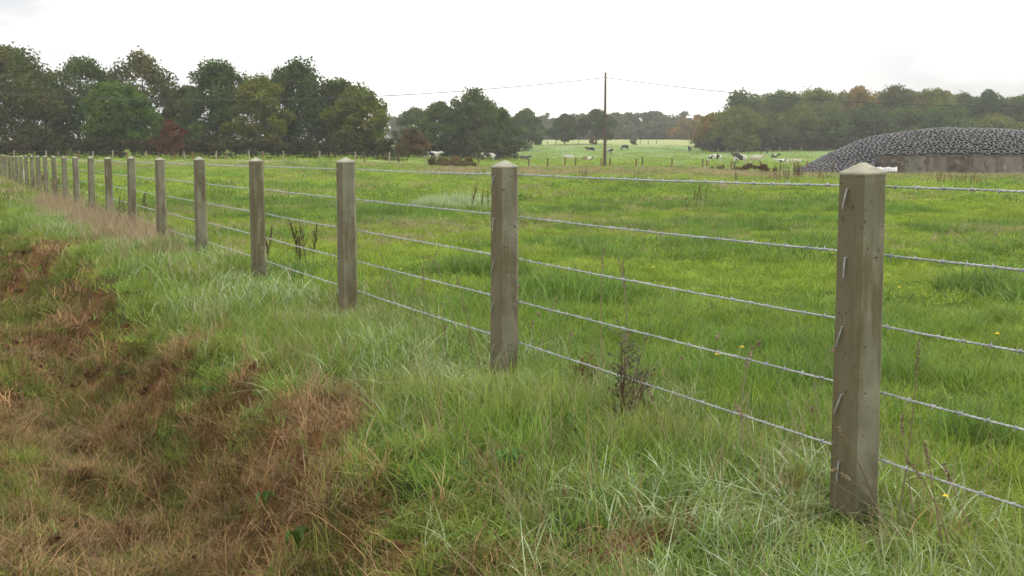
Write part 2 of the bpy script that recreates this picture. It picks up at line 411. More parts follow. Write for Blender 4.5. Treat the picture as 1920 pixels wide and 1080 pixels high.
BANDS = [(0, 1.2, 10, 190), (1, 9.5, 33, 26), (2, 31, 118, 1.9), (3, 112, 335, .085)]
for (bi, d0, d1, dens) in BANDS:
    X, Y = sector(d0, d1, dens)
    s, t = st(X, Y); d = np.hypot(X, Y); dd = dead(X, Y); dr = dry(X, Y); n = len(X); u = rng.random(n)
    pasture = t < -.12
    # pasture: grazed short, with lusher tussocks and longer grass against the fence
    tus = fbm(X * .55, Y * .55, 81, 4); tus2 = fbm(X * .13, Y * .13, 87, 4)
    lush = sstep(.52, .68, tus) * .55 + sstep(.55, .7, tus2) * .3
    closef = np.exp(-np.maximum(-t, 0) / 1.3)
    if bi < 3:
        fine = fbm(X * 2.6, Y * 2.6, 83, 3)
        m = pasture & (u > np.maximum(lush * .75, dr * .95))
        sz = .78 * (.2 + .7 * tus + 1.3 * sstep(.35, .75, fine) * (.5 if bi < 2 else .3) + .8 * closef + (.1 if bi == 0 else 0))[m]
        put('pasture_grass', X[m], Y[m], 1.0, sz * (.8 + .4 * rng.random(m.sum())), 5, colls['pasture_grass'][1][bi])
        m = pasture & (rng.random(n) < lush)
        put('lush_grass', X[m], Y[m], 1.0, (.55 + .7 * lush + .5 * closef)[m] * (.7 + .5 * rng.random(m.sum())), 5, colls['lush_grass'][1][bi])
        m = pasture & (rng.random(n) < dr * 1.0)
        put('dry_grass', X[m], Y[m], 1.0, (.35 + .5 * rng.random(m.sum())) * (1 if bi == 2 else .6), 5, colls['dry_grass'][1][bi])
        # bank and verge
        bank = (~pasture); t0 = t; t = edge_t(s, t)
        pb = (1 - .97 * sstep(.25, .75, dd)) * (1 - .8 * dr) * (1 - .8 * sstep(1.15, 1.5, t + (fine - .5) * .5))
        m = bank & (u < pb)
        sm = np.mod(s + SP / 2, SP) - SP / 2; postd = np.hypot(sm * .7, t - .18); clear = .45 + .55 * sstep(.12, .5, postd)
        hgt = 1.15 - .75 * sstep(.5, 1.5, t) + .45 * (tus - .5) * 2
        put('bank_grass', X[m], Y[m], 1.0, (hgt * clear * (.7 + .5 * rng.random(n)))[m], 5, colls['bank_grass'][1][bi])
        if bi < 2:
            pl = 1.25 * sstep(.34, .56, fbm(X * .8, Y * .8, 91, 3)) * np.exp(-((t - .3) / .55) ** 2) * (1 - dd) * .72
            m = (t > -.6) & (rng.random(n) < pl)
            put('pale_grass', X[m], Y[m], 1.0, ((.8 + .4 * rng.random(n)) * clear)[m], 5, colls['pale_grass'][1][bi])
        m = bank & (rng.random(n) < sstep(.95, 1.5, t) * (1.05 - .85 * dd))
        put('ditch_grass', X[m], Y[m], 1.0, (.7 + .7 * rng.random(m.sum())), 5, colls['ditch_grass'][1][bi])
        m = bank & (rng.random(n) < .05 + .72 * dd)
        put('dead_grass', X[m], Y[m], 1.0, (.5 + 1.0 * rng.random(m.sum())), 5, colls['dead_grass'][1][bi])
        m = bank & (rng.random(n) < dr * 1.1)
        put('dry_grass', X[m], Y[m], 1.0, (.6 + .6 * rng.random(m.sum())), 5, colls['dry_grass'][1][bi])
        # stray straw in the long grass
        t = t0; m = (t > -.8) & (t < 1.2) & (rng.random(n) < .05)
        if bi == 0: put('dry_grass', X[m], Y[m], .8, (.7 + .6 * rng.random(m.sum())), 5, colls['dry_grass'][1][bi])
    else:
        put('pasture_grass', X, Y, 1.0, .8 + .6 * rng.random(n), 5, colls['pasture_grass'][1][bi])
def clod_coll():
    c = bpy.data.collections.new('soil_clods'); m = solid('soil_clod', (.135, .070, .032), (.065, .038, .019), 30, .95, .1, .6, 90, extra=[((.19, .12, .065), 60, .58, .7)])
    for k in range(6):
        bm = bmesh.new(); bmesh.ops.create_icosphere(bm, subdivisions=2, radius=.02); g = np.random.default_rng(k)
        o3 = g.random(3) * 50
        for v in bm.verts:
            q = v.co.normalized(); f = .6 + .9 * float(vnoise(q.x * 2.2 + o3[0], q.y * 2.2 + q.z * 1.7 + o3[1], k)); v.co *= f; v.co.z *= .7
        me = bpy.data.meshes.new('clod'); bm.to_mesh(me); bm.free(); me.materials.append(m); c.objects.link(bpy.data.objects.new('clod_%d' % k, me))
    return c
X, Y = sector(1.5, 24, 110); _cl = dead(X, Y); _s, _t = st(X, Y); _m = (_t > .2) & (rng.random(len(X)) < sstep(.35, .8, _cl) * np.where(np.hypot(X, Y) < 10, 1, .5)); X, Y = X[_m], Y[_m]; n = len(X)
_z = height(X, Y) + .004; _sc = np.exp(rng.normal(0, .5, n)).clip(.3, 1.9) * np.where(np.hypot(X, Y) < 10, .8, 1.4)
scatter('soil_clods', np.stack([X, Y, _z], 1), rng.random((n, 3)) * 6.28, np.stack([_sc, _sc, _sc], 1), rng.integers(0, 6, n), clod_coll(), 'crumbly brown soil clods on the bare ditch bank', 'soil')
print('clods', n)
# the bluish clump in the field and lusher clumps
for (px, py, rad, nn, key) in [(855, 388, 1.15, 260, 'pale_grass'), (1240, 358, 3.0, 120, 'lush_grass'), (905, 515, .5, 60, 'lush_grass'), (1050, 560, .7, 80, 'lush_grass'), (740, 405, 1.2, 140, 'lush_grass'), (1855, 553, .35, 50, 'lush_grass'),
                               (1830, 830, .18, 30, 'lush_grass'), (320, 480, .35, 45, 'lush_grass')]:
    x, y, _z = on_ground(px, py)
    r = rad * np.sqrt(rng.random(nn)); a = rng.random(nn) * 6.283
    X = x + r * np.cos(a) ; Y = y + r * np.sin(a) * 1.2; dist = math.hypot(x, y); bi = 1 if dist > 9 else 0
    put(key, X, Y, 1.0, (1.7 if key == 'pale_grass' else 1.5) * (1 - .5 * (r / rad) ** 2), 5, colls[key][1][bi])
INFO = {'pasture_grass': ('short bright green grass of the grazed pasture', 'grass'),
        'lush_grass': ('darker green tussocks of longer grass in the pasture', 'grass'),
        'bank_grass': ('long green grass bending over along the ditch bank', 'grass'),
        'pale_grass': ('pale wet grass blades arching over beside the concrete posts', 'grass'),
        'ditch_grass': ('short olive green grass growing down in the ditch', 'grass'),
        'dead_grass': ('matted brown dead grass and roots over bare ditch soil', 'dead grass'),
        'dry_grass': ('tan dry seeded grass along the fence foot and field edge', 'dry grass')}
for key, L in SETS.items():
    P = np.vstack([q[0] for q in L]); Rt = np.vstack([q[1] for q in L]); Sc = np.vstack([q[2] for q in L]); Ix = np.concatenate([q[3] for q in L])
    scatter(key, P, Rt, Sc, Ix, colls[key][0], *INFO[key])
    print('scatter', key, len(P))

# ------------------------------------------------------------------ concrete fence posts
def concrete(name, toned):
    m, nt, ns, ls = new_mat(name)
    tc = nd(ns, 'ShaderNodeTexCoord'); O = tc.outputs['Object']; oi = nd(ns, 'ShaderNodeObjectInfo')
    ad = nd(ns, 'ShaderNodeVectorMath', operation='ADD'); ls.new(O, ad.inputs[0])
    sc = nd(ns, 'ShaderNodeVectorMath', operation='SCALE', inp={'Scale': 40.0}); ls.new(oi.outputs['Location'], sc.inputs[0]); ls.new(sc.outputs[0], ad.inputs[1]); V = ad.outputs[0]
    mp = nd(ns, 'ShaderNodeMapping'); mp.inputs['Scale'].default_value = (9, 9, 1.6); ls.new(V, mp.inputs[0])
    base = mixc(ns, ls, ramp(ns, ls, noise(ns, ls, 5, V, 6, .6), .35, .65), (.175, .170, .118), (.27, .262, .19))
    streak = ramp(ns, ls, noise(ns, ls, 1.0, mp.outputs[0], 5, .6), .45, .62)
    c = mixc(ns, ls, streak, base, (.128, .113, .066))
    if toned:
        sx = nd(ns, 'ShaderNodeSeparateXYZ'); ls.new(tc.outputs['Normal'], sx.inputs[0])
        # local -x is the ditch side: faces turned that way are mixed to a darker brown
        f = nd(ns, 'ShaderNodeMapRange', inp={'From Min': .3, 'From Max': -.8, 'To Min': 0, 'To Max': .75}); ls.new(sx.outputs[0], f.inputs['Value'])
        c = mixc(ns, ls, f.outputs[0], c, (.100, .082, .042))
        f = ramp(ns, ls, noise(ns, ls, 7, V, 5, .7), .62, .74); c = mixc(ns, ls, f, c, (.22, .21, .175))
        f = ramp(ns, ls, noise(ns, ls, 16, V, 2, .6), .74, .78); c = mixc(ns, ls, f, c, (.20, .16, .05))
    sz_ = nd(ns, 'ShaderNodeSeparateXYZ'); ls.new(O, sz_.inputs[0]); fz = nd(ns, 'ShaderNodeMapRange', inp={'From Min': .28, 'From Max': .02, 'To Min': 0, 'To Max': 1.0}); ls.new(sz_.outputs[2], fz.inputs['Value'])
    fm = nd(ns, 'ShaderNodeMath', operation='MULTIPLY'); ls.new(fz.outputs[0], fm.inputs[0]); ls.new(ramp(ns, ls, noise(ns, ls, 11, V, 5, .7), .3, .6), fm.inputs[1]); c = mixc(ns, ls, fm.outputs[0], c, (.065, .06, .03))
    sp = ramp(ns, ls, noise(ns, ls, 60, V, 2, .5), .66, .72); c = mixc(ns, ls, sp, c, (.05, .042, .03))
    b = nd(ns, 'ShaderNodeBsdfPrincipled', inp={'Roughness': .8, 'Specular IOR Level': .3}); ls.new(c, b.inputs['Base Color'])
    bp = nd(ns, 'ShaderNodeBump', inp={'Strength': .5, 'Distance': .004}); ls.new(noise(ns, ls, 70, V, 6, .7), bp.inputs['Height']); ls.new(bp.outputs[0], b.inputs['Normal'])
    out = nd(ns, 'ShaderNodeOutputMaterial'); ls.new(b.outputs[0], out.inputs[0]); return m
M_CONC = concrete('weathered_concrete', True); M_CAP = solid('cap_concrete', (.31, .30, .235), (.225, .215, .155), 14, .8, .3, .4, 90, extra=[((.15, .13, .08), 40, .6, .7)])
M_STEEL = solid('galvanised_steel', (.50, .52, .54), (.37, .39, .41), 30, .38, .6, 0, 40, .55)
M_WIRE = solid('galvanised_wire', (.45, .46, .48), (.28, .29, .31), 12, .42, .6, 0, 40, .3)

def ring(hx, ch):
    return np.array([(hx, hx - ch), (hx - ch, hx), (-hx + ch, hx), (-hx, hx - ch), (-hx, -hx + ch), (-hx + ch, -hx), (hx - ch, -hx), (hx, -hx + ch)])
def shaft_mesh():
    b = MB(); zs = np.concatenate([np.linspace(-.15, 1.17, 12), [1.208]]); V = []
    for i_, z in enumerate(zs):
        for p in ring(.060 - .003 * z, .016): V.append((p[0], p[1], z))
    n = len(zs); Q = [(i_ * 8 + k, i_ * 8 + (k + 1) % 8, (i_ + 1) * 8 + (k + 1) % 8, (i_ + 1) * 8 + k) for i_ in range(n - 1) for k in range(8)]
    b.add(V, Q); me = b.mesh('shaft')
    return me
def cap_mesh():
    b = MB(); V = []
    for (h, c, z) in [(.0564, .016, 1.2065), (.0578, .015, 1.2085), (.0584, .015, 1.2135), (.0565, .0145, 1.2175), (.007, .002, 1.250)]:
        for p in ring(h, c): V.append((p[0], p[1], z))
    Q = [(i_ * 8 + k, i_ * 8 + (k + 1) % 8, (i_ + 1) * 8 + (k + 1) % 8, (i_ + 1) * 8 + k) for i_ in range(4) for k in range(8)]
    V.append((0, 0, 1.251)); T = [(32 + k, 32 + (k + 1) % 8, 40) for k in range(8)]
    b.add(V, Q, T); return b.mesh('cap')
shaft_me, cap_me = shaft_mesh(), cap_mesh()
for _m in (shaft_me, cap_me): _m.transform(Matrix.Diagonal((1.10, 1.10, 1, 1)))
shaft_me.materials.append(M_CONC); cap_me.materials.append(M_CAP)
WZ = [1.165, .93, .69, .452, .213]
# local -x faces the ditch, local y runs along the fence
RZ = math.atan2(-U[0], U[1])
def tie_mesh(k):
    b = MB(); g = random.Random(k)
    L = .078 + g.uniform(-.012, .006); a = g.uniform(.02, .5); dx = math.sin(a); dz = -math.cos(a)
    y0, z0 = g.uniform(-.012, .004), 0
    x = -.0665
    def pt(o, q): return (x - o, y0 + dx * q * L, z0 + dz * q * L)
    w = .005
    pts = [(-.045, y0, .004), (x - .004, y0, .002), pt(.006, .3), pt(.007, .98)]
    b.tube(pts, .0022, 5)
    pts = [(-.045, y0 + w, .004), (x - .004, y0 + w, .002)] + [(p[0], p[1] + w * (1 - .6 * q), p[2]) for p, q in ((pt(.005, .3), .3), (pt(.006, .85), .85))]
    b.tube(pts, .0022, 5)
    return b.mesh('wire_tie')
ORD = 'first second third fourth fifth sixth seventh eighth ninth tenth eleventh twelfth thirteenth fourteenth fifteenth sixteenth seventeenth eighteenth nineteenth twentieth twenty-first twenty-second twenty-third twenty-fourth twenty-fifth twenty-sixth twenty-seventh twenty-eighth twenty-ninth thirtieth'.split()
look = {0: 'tall grey concrete post nearest the camera, brown stained with five wire ties', 1: 'second nearest concrete post with pale lime streaks down its left edge', 2: 'third nearest concrete post, its cap in front of the tree foot'}
POSTX = {}
tie_me = [tie_mesh(k) for k in range(8)]
for k_ in tie_me: k_.materials.append(M_STEEL)
post_xy = []
for k in range(-1, 23):
    p = P1 + U * SP * k + N * 0
    z = float(base_h(p[0], p[1])) - (0.0 if k < 16 else min(.02 * (k - 15), .06))
    g = random.Random(k + 50)
    lab = look.get(k, '%s concrete fence post counted from the camera end' % ORD[min(k, 25)] if k >= 0 else 'concrete fence post just beyond the picture edge beside the camera')
    t = empty('concrete_post', (p[0], p[1], z + g.uniform(-.008, .008)), RZ + g.uniform(-.03, .03), lab, 'fence post', 'concrete posts of the barbed wire fence')
    lean = {0: (.004, -.010), 1: (0, .004), 6: (0, .012), 3: (.004, -.004)}.get(k, (g.uniform(-.012, .012), g.uniform(-.012, .012)))
    t.rotation_euler = (lean[0], lean[1], t.rotation_euler[2])
    link('shaft', shaft_me, None, t); link('cap', cap_me, None, t)
    if k < 7:
        for i_, wz in enumerate(WZ):
            o = link('wire_tie', tie_me[(k * 3 + i_ + 3) % 8], None, t, (0, 0, wz - .005))
    post_xy.append((p[0], p[1], z))

# barbed wire: two twisted strands with a four point barb every 11 cm, running on the field side of the posts
def barbed(name, zoff, seed, k0=-1, k1=22):
    g = np.random.default_rng(seed)
    b = MB(); off = -N * .073
    S0, S1 = k0 * SP, k1 * SP
    # centreline as function of s
    ks = np.arange(k0, k1 + 1); jit = g.normal(0, .002, len(ks))
    def centre(s):
        f = s / SP - k0; i_ = np.clip(np.floor(f).astype(int), 0, len(ks) - 2); q = f - i_
        sag = (.004 + .003 * np.sin(i_ * 2.3 + seed)) * 4 * q * (1 - q)
        zz = jit[i_] * (1 - q) + jit[i_ + 1] * q - sag + .0006 * np.sin(s * 9 + seed)
        xy = P1[None] + U[None] * s[:, None] + off[None]
        base = base_h(xy[:, 0], xy[:, 1])
        return np.stack([xy[:, 0], xy[:, 1], base + zoff + zz], 1)
    U3 = np.array([U[0], U[1], 0]); N3 = np.array([N[0], N[1], 0]); Z3 = np.array([0, 0, 1.0])
    for lo, hi, step, k in ((S0, 9.0, .012, 4), (9.0, S1, .05, 3)):
        s = np.arange(lo, hi + step, step); C = centre(s)
        if k == 4:
            for ph in (0, np.pi):
                a = s * 2 * np.pi / .055 + ph
                b.tube(C + .0023 * (np.cos(a)[:, None] * N3 + np.sin(a)[:, None] * Z3), .0021, 4, False)
        else:
            b.tube(C, .0042, 4, False)
    sb = np.arange(S0 + .05, S1, .11); sb = sb + g.normal(0, .006, len(sb)); C = centre(sb)
    for i_, c in enumerate(C):
        far = sb[i_] > 22
        if far and i_ % 2: continue
        r0 = g.random() * 6.28
        # wrapped coil
        a = np.linspace(0, 2 * np.pi * 1.5, 8 if not far else 3); q = np.linspace(-.005, .005, len(a))
        b.tube(c + U3 * q[:, None] + .0058 * (np.cos(a + r0)[:, None] * N3 + np.sin(a + r0)[:, None] * Z3), .0018, 3, False)
        for m in range(4 if not far else 2):
            a = r0 + m * 1.57 + g.normal(0, .3); d_ = np.cos(a) * N3 + np.sin(a) * Z3; dd_ = d_ + U3 * g.normal(0, .35)
            p0 = c + U3 * (.004 if m % 2 else -.004)
            b.tube(np.array([p0 + d_ * .003, p0 + d_ * .003 + dd_ * .011]), np.array([.0019, .0009]), 3, False)
    return b.build(name, M_WIRE, smooth=True)
for i_, z in enumerate(WZ):
    o = barbed('barbed_wire', z, 11 + i_)
    tag(o, ['topmost', 'second from top', 'middle', 'fourth from top', 'lowest'][i_] + ' strand of barbed wire running along the concrete posts', 'barbed wire', 'strands of barbed wire')

# ------------------------------------------------------------------ distant wooden fences
M_WOOD = solid('weathered_wood', (.36, .31, .24), (.22, .18, .13), 4, .9, .2, .5, 30, stretch=(6, 6, 1))
M_DARKWOOD = solid('dark_wood', (.075, .055, .04), (.13, .09, .06), 4, .9, .2, .5, 30, stretch=(6, 6, 1))
M_REDWOOD = solid('brown_wood', (.16, .085, .05), (.22, .13, .08), 4, .9, .2, .5, 30, stretch=(6, 6, 1))
M_THIN = solid('thin_wire', (.10, .10, .10), (.14, .14, .14), 4, .6, .3)
def stake_mesh(r=.055, seed=0):
    g = np.random.default_rng(seed); b = MB()
    z = np.array([-.2, 0, .5, .95, 1.0]); P = np.stack([g.normal(0, .008, 5), g.normal(0, .008, 5), z], 1)
    b.tube(P, np.array([r, r, r * .95, r * .9, r * .55]), 8); return b.mesh('wooden_stake')
stakes = [[], [], []]
for mi, mt in enumerate((M_WOOD, M_DARKWOOD, M_REDWOOD)):
    for sd in range(3):
        me = stake_mesh(.06, sd + mi * 7); me.materials.append(mt); stakes[mi].append(me)
cnt = {}
def stake(px, d, h, mi, where, r=1.0, group=None):
    where = where
    x, y, z = at(px, d); g = random.Random(px * 7 + d)
    cnt[where] = cnt.get(where, -1) + 1
    o = link('wooden_stake', stakes[mi][g.randrange(3)], None, None, (x, y, z)); o.scale = (r, r, h); o.rotation_euler = (g.uniform(-.05, .05), g.uniform(-.05, .05), g.uniform(0, 6))
    word = ('pale weathered', 'dark', 'reddish brown')[mi]
    tag(o, '%s wooden stake, %s from left in %s' % (word, ORD[cnt[where]], where), 'fence stake', group or ('stakes of ' + where))
    return (x, y, z + h)
LF = [(26, 0, 1), (87, 0, 1), (110, 2, .95), (148, 2, 1), (174, 0, .95), (212, 0, 1.05), (238, 2, .95), (274, 0, 1), (298, 1, .95), (346, 0, 1.0), (362, 2, .9), (405, 0, 1), (425, 2, .95), (467, 0, 1.1), (494, 2, 1), (532, 0, 1.1), (599, 0, 1.1), (621, 2, 1.0), (667, 0, 1.05), (683, 1, 1.05), (730, 0, 1.1), (748, 1, 1.05)]
tops = []
for (px, mi, h) in LF:
    tops.append(stake(px, 138 - (px / 750) * 14, h * 1.02, mi, 'the fence before the oak row', 1.35))
RF = [(796, 121, 0, 1), (897, 118, 1, .95), (992, 115, 1, .85), (1027, 114, 1, .95), (1059, 115, 2, .92), (1079, 113, 1, 1.0), (1128, 115, 2, .9), (1144, 113, 1, .95), (1193, 113, 2, .9), (1204, 112, 1, 1.05), (1260, 112, 2, 1.0), (1318, 111, 1, 1.0), (1326, 112, 2, .9), (1372, 110, 2, .9), (1377, 111, 1, .85), (1427, 109, 2, 1.1), (1464, 109, 1, .8), (1490, 108, 1, 1.0), (1513, 107, 2, 1.15), (1563, 98, 1, .95)]
tops2 = []
for (px, d, mi, h) in RF: tops2.append(stake(px, d, h, mi, 'the fence before the cows', 1.25 if mi != 2 else 1.5))
for q, (px, d) in enumerate([(1346, 283), (1363, 283), (1383, 283), (1401, 284), (1443, 285), (1461, 286), (1481, 286), (1502, 287)]):
    stake(px, d, 1.15, 0, 'the far fence before the right wood', 1.6)
for q, (px, d) in enumerate([(994, 340), (1005, 340), (1026, 341), (1042, 341), (1084, 342), (1200, 344), (1215, 344), (1231, 345)]):
    stake(px, d, 1.3, 1, 'the far fence past the cow field', 1.6)
def strand(pts, off, label, r=.006):
    b = MB(); P = []
    for a, c in zip(pts[:-1], pts[1:]):
        for q in (0, .5):
            P.append([a[0] + (c[0] - a[0]) * q, a[1] + (c[1] - a[1]) * q + .08, a[2] + (c[2] - a[2]) * q - off - (.03 if q else 0)])
    P.append([pts[-1][0], pts[-1][1] + .08, pts[-1][2] - off]); b.tube(P, r, 3)
    tag(b.build('fence_wire', M_THIN), label, 'fence wire', 'plain wires of the far fences')
l0 = [(-75, 140, 1.8)] + tops
for q, off in enumerate((.1, .45)):
    strand(tops, off, ('upper' if q == 0 else 'lower') + ' thin wire strung on the stakes before the oak row', .009)
    strand(tops2, off, ('upper' if q == 0 else 'lower') + ' thin wire strung on the stakes before the cows', .007)

# ------------------------------------------------------------------ telephone poles and line
M_POLE = solid('creosote_pole', (.075, .058, .045), (.12, .095, .07), 3, .85, .25, .5, 20, stretch=(8, 8, .6))
M_CABLE = solid('cable', (.045, .045, .045), (.07, .07, .07), 3, .6, .3)
def pole(px, d, top, label):
    x, y, z = at(px, d); t = empty('telephone_pole', (x, y, z), 0, label, 'telephone pole', 'telephone poles')
    H = top - z; b = MB(); zz = np.linspace(-.3, H, 8); b.tube(np.stack([0 * zz, 0 * zz, zz], 1), np.linspace(.165, .10, 8), 12); b.build('pole_shaft', M_POLE, t, True)
    b = MB(); b.tube([(0, -.12, H - .62), (0, -.16, H - .55), (0, -.16, H - .50)], .018, 6); b.tube([(0, -.16, H - .52), (0, -.16, H - .47), (0, -.16, H - .42)], np.array([.03, .045, .03]), 8); b.build('cable_hook', M_STEEL, t)
    return x, y - .16, z + H - .5
hk = pole(1134, 115, zpix(138, 115), 'tall dark wooden telephone pole standing among the fence stakes')
ends = []
b = MB()
for sgn, xe, dz in ((-1, -66.0, 1.35), (1, 88.0, .9)):
    q = np.linspace(0, 1, 60); x = hk[0] + (xe - hk[0]) * q; half = abs(xe - hk[0]) / 2
    zend = hk[2] + dz * 0
    z = hk[2] - 4 * q * (1 - q) * (2.15 if sgn < 0 else 2.75); yy = hk[1] + q * (0)
    ends.append((x[-1], yy[-1] if hasattr(yy, '__len__') else yy, z[-1])); b.tube(np.stack([x, np.full(60, hk[1]), z], 1), .034, 5)
tag(b.build('telephone_cable', M_CABLE, None, True), 'thin dark telephone cable sagging from the pole over the fields', 'cable')

# ------------------------------------------------------------------ trees
def leafy(b, C, rc, n, size, g, tint, squash=.8):
    """n leaf faces spread through a clump"""
    v = g.normal(size=(n, 3)); v /= np.linalg.norm(v, axis=1)[:, None]
    r = rc * (.35 + .65 * g.random(n) ** .5) * (1 + .15 * g.normal(size=n))
    P = C + v * r[:, None] * np.array([1, 1, squash])
    nrm = v * .6 + g.normal(size=(n, 3)) * .7 + np.array([0, 0, .35]); nrm /= np.linalg.norm(nrm, axis=1)[:, None]
    a = np.cross(nrm, g.normal(size=(n, 3))); a /= np.linalg.norm(a, axis=1)[:, None]; c = np.cross(nrm, a)
    s = size * (.55 + .9 * g.random(n))[:, None]
    V = np.stack([P - a * s * .6, P - c * s * .38 + a * s * .08, P + a * s * .62, P + c * s * .4 - a * s * .05], 1).reshape(-1, 3)
    k = np.arange(n)[:, None] * 4; Q = k + np.array([[0, 1, 2, 3]])
    b.add(V, Q, None, np.repeat(np.clip(tint + g.normal(0, .16, n), 0, 1), 4))

def tree_geo(tb, cb, base, H, W, g, low=.07, clumps=110, per=85, leaf=.33, gap=1.6, trunk=.26, shape=.52):
    """trunk with limbs into tb, crown into cb; base is the foot of the tree"""
    base = np.array(base, float); W2 = W * .415; Ht = H; H = H - .085 * W
    cz0 = H * low
    def env(f, a):      # crown radius at height fraction f (0 low .. 1 top) and angle a
        return W2 * (np.sin(np.pi * np.clip(f * .86 + .14, 0, 1)) ** shape) * (1 + .16 * np.sin(a * 3 + ph[0] + f * 4) + .12 * np.sin(a * 5 + ph[1] - f * 7))
    ph = g.random(4) * 6.28
    bend = g.normal(0, .02 * H, 2)
    top = np.array([bend[0], bend[1], H * .86])
    zz = np.linspace(-.3, 1, 9)[:, None]; ctr = np.hstack([bend[None] * np.clip(zz, 0, 1) ** 2, np.clip(zz, -.02, 1) * H * .86])
    tb.tube(base + ctr, trunk * (H / 14) * (1 - .88 * np.linspace(0, 1, 9)) + .02, 7)
    C = []
    for _ in range(clumps):
        f = g.random() ** .85; a = g.random() * 6.28; e = env(f, a); q = math.sqrt(g.random()) ** .7
        if g.random() < .12: q *= 1.12
        C.append([math.cos(a) * e * q + bend[0] * f, math.sin(a) * e * q + bend[1] * f, cz0 + (H - cz0) * (f * .93 + .03) + g.normal(0, .012 * H)])
    C = np.array(C)
    for i_ in range(0, len(C), 4):        # limbs reaching the clumps
        c = C[i_]; r0 = np.hypot(c[0], c[1]); zs = max(c[2] - r0 * .75 - .4, H * .10)
        st_ = np.array([bend[0] * (zs / H) ** 2, bend[1] * (zs / H) ** 2, min(zs, H * .84)])
        mid = (st_ + c) / 2 + np.array([0, 0, -.04 * H]) + g.normal(0, .02 * H, 3)
        tb.tube(base + np.array([st_, mid, c]), np.array([.09, .055, .02]) * (H / 14), 4, False)
    for c in C:
        rc = W * g.uniform(.08, .15)
        leafy(cb, base + c, rc, int(per * g.uniform(.6, 1.3) * gap), leaf, g, g.random() * .8 + .1)

M_BARK = solid('bark', (.075, .06, .045), (.12, .10, .08), 3, .95, .1)
def foliage(name, c0, c1, c2=None): return leaf_mat(name, c0, c1, c2, .22, .33, .008, .7, rnd=.0)
F_OAK = foliage('oak_leaves', (0.037, 0.074, 0.014), (0.083, 0.146, 0.028), (0.092, 0.123, 0.024))
F_DARK = foliage('dark_leaves', (0.028, 0.060, 0.014), (0.061, 0.112, 0.024), (0.064, 0.095, 0.020))
F_BROWN = foliage('browning_leaves', (0.044, 0.067, 0.015), (0.095, 0.129, 0.028), (0.114, 0.106, 0.025))
F_GREEN = foliage('green_leaves', (0.041, 0.090, 0.013), (0.092, 0.174, 0.024), (0.101, 0.157, 0.022))
F_OLIVE = foliage('olive_leaves', (0.068, 0.099, 0.016), (0.150, 0.196, 0.032), (0.155, 0.157, 0.026))
F_RED = foliage('rust_red_leaves', (0.090, 0.030, 0.012), (0.188, 0.075, 0.025), (0.075, 0.050, 0.015))
F_RUST = foliage('rusty_hawthorn', (.10, .065, .022), (.18, .115, .04), (.08, .09, .025))
F_ORANGE = foliage('orange_leaves', (.17, .13, .022), (.30, .20, .035), (.14, .14, .025))
F_YEL = foliage('yellowing_leaves', (.10, .105, .014), (.22, .19, .02), (.24, .13, .015))
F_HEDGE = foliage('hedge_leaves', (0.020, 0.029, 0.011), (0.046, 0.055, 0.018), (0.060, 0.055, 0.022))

def tree(name, label, px, d, top, wpx, mat, seed, cat='tree', group=None, **kw):
    x, y, z = at(px, d); g = np.random.default_rng(seed)
    H = zpix(top, d) - z; W = wpx * d / FH
    t = empty(name, (x, y, z), 0, label, cat, group)
    tb, cb = MB(), MB(); tree_geo(tb, cb, (0, 0, 0), H, W, g, **kw)
    tb.build('trunk', M_BARK, t, True); cb.build('crown', mat, t)
    return t
OG = 'oak row behind the far fence'
tree('oak_tree', 'big dark oak cut off by the left picture edge', 12, 158, 76, 242, F_BROWN, 1, group=OG, clumps=170, per=100)
tree('oak_tree', 'dark oak with sky gaps left of the rounded green tree', 150, 166, 96, 163, F_OAK, 2, group=OG, clumps=95)
tree('ash_tree', 'low rounded mid green tree left of the red shrub', 228, 152, 148, 149, F_GREEN, 3, group=OG, clumps=110, per=95, low=.05)
tree('oak_tree', 'tall browning oak rising above the red shrub', 276, 168, 92, 158, F_BROWN, 4, group=OG, clumps=95)
tree('oak_tree', 'pointed dark oak just right of the red shrub', 408, 163, 104, 155, F_OAK, 5, group=OG, clumps=110, per=95)
tree('oak_tree', 'yellowish olive tree between two dark oaks', 490, 156, 136, 126, F_OLIVE, 6, group=OG, clumps=90, low=.08)
tree('oak_tree', 'broad dark oak, tallest near the right end of the row', 562, 165, 108, 169, F_DARK, 7, group=OG, clumps=130, per=95)
tree('oak_tree', 'dark oak filling the gap right of the broad dark oak', 632, 166, 140, 107, F_OAK, 9, group=OG, clumps=80)
tree('oak_tree', 'olive oak ending the row on its right', 682, 158, 155, 124, F_OLIVE, 8, group=OG, clumps=95, low=.06)
tree('red_shrub', 'rust red autumn shrub at the foot of the oak row', 320, 140, 226, 72, F_RED, 10, 'shrub', clumps=45, per=50, low=.03, leaf=.25, trunk=.1)
tree('oak_tree', 'dark oak in the hollow behind the olive tree and pointed oak', 345, 172, 150, 101, F_DARK, 12, group=OG, clumps=70)
tree('oak_tree', 'dark oak partly hidden between the left edge oak and the gappy oak', 88, 170, 130, 101, F_DARK, 13, group=OG, clumps=70)
MG = 'clump of trees in the middle distance'
tree('hawthorn_tree', 'rusty brown hawthorn at the left foot of the middle trees', 775, 172, 236, 66, F_RUST, 21, group=MG, clumps=50, per=60, low=.05, leaf=.28, trunk=.12)
tree('field_tree', 'hazy rounded tree above the rusty hawthorn', 778, 262, 197, 84, F_OAK, 22, group=MG, clumps=70, leaf=.42)
tree('field_tree', 'green tree between the rusty hawthorn and the tallest middle tree', 828, 205, 187, 104, F_OAK, 23, group=MG, clumps=80, leaf=.36, low=.06)
tree('field_tree', 'tallest tree of the middle clump with lacy domed top', 888, 206, 160, 124, F_OAK, 24, group=MG, clumps=120, per=60, leaf=.34, low=.08)
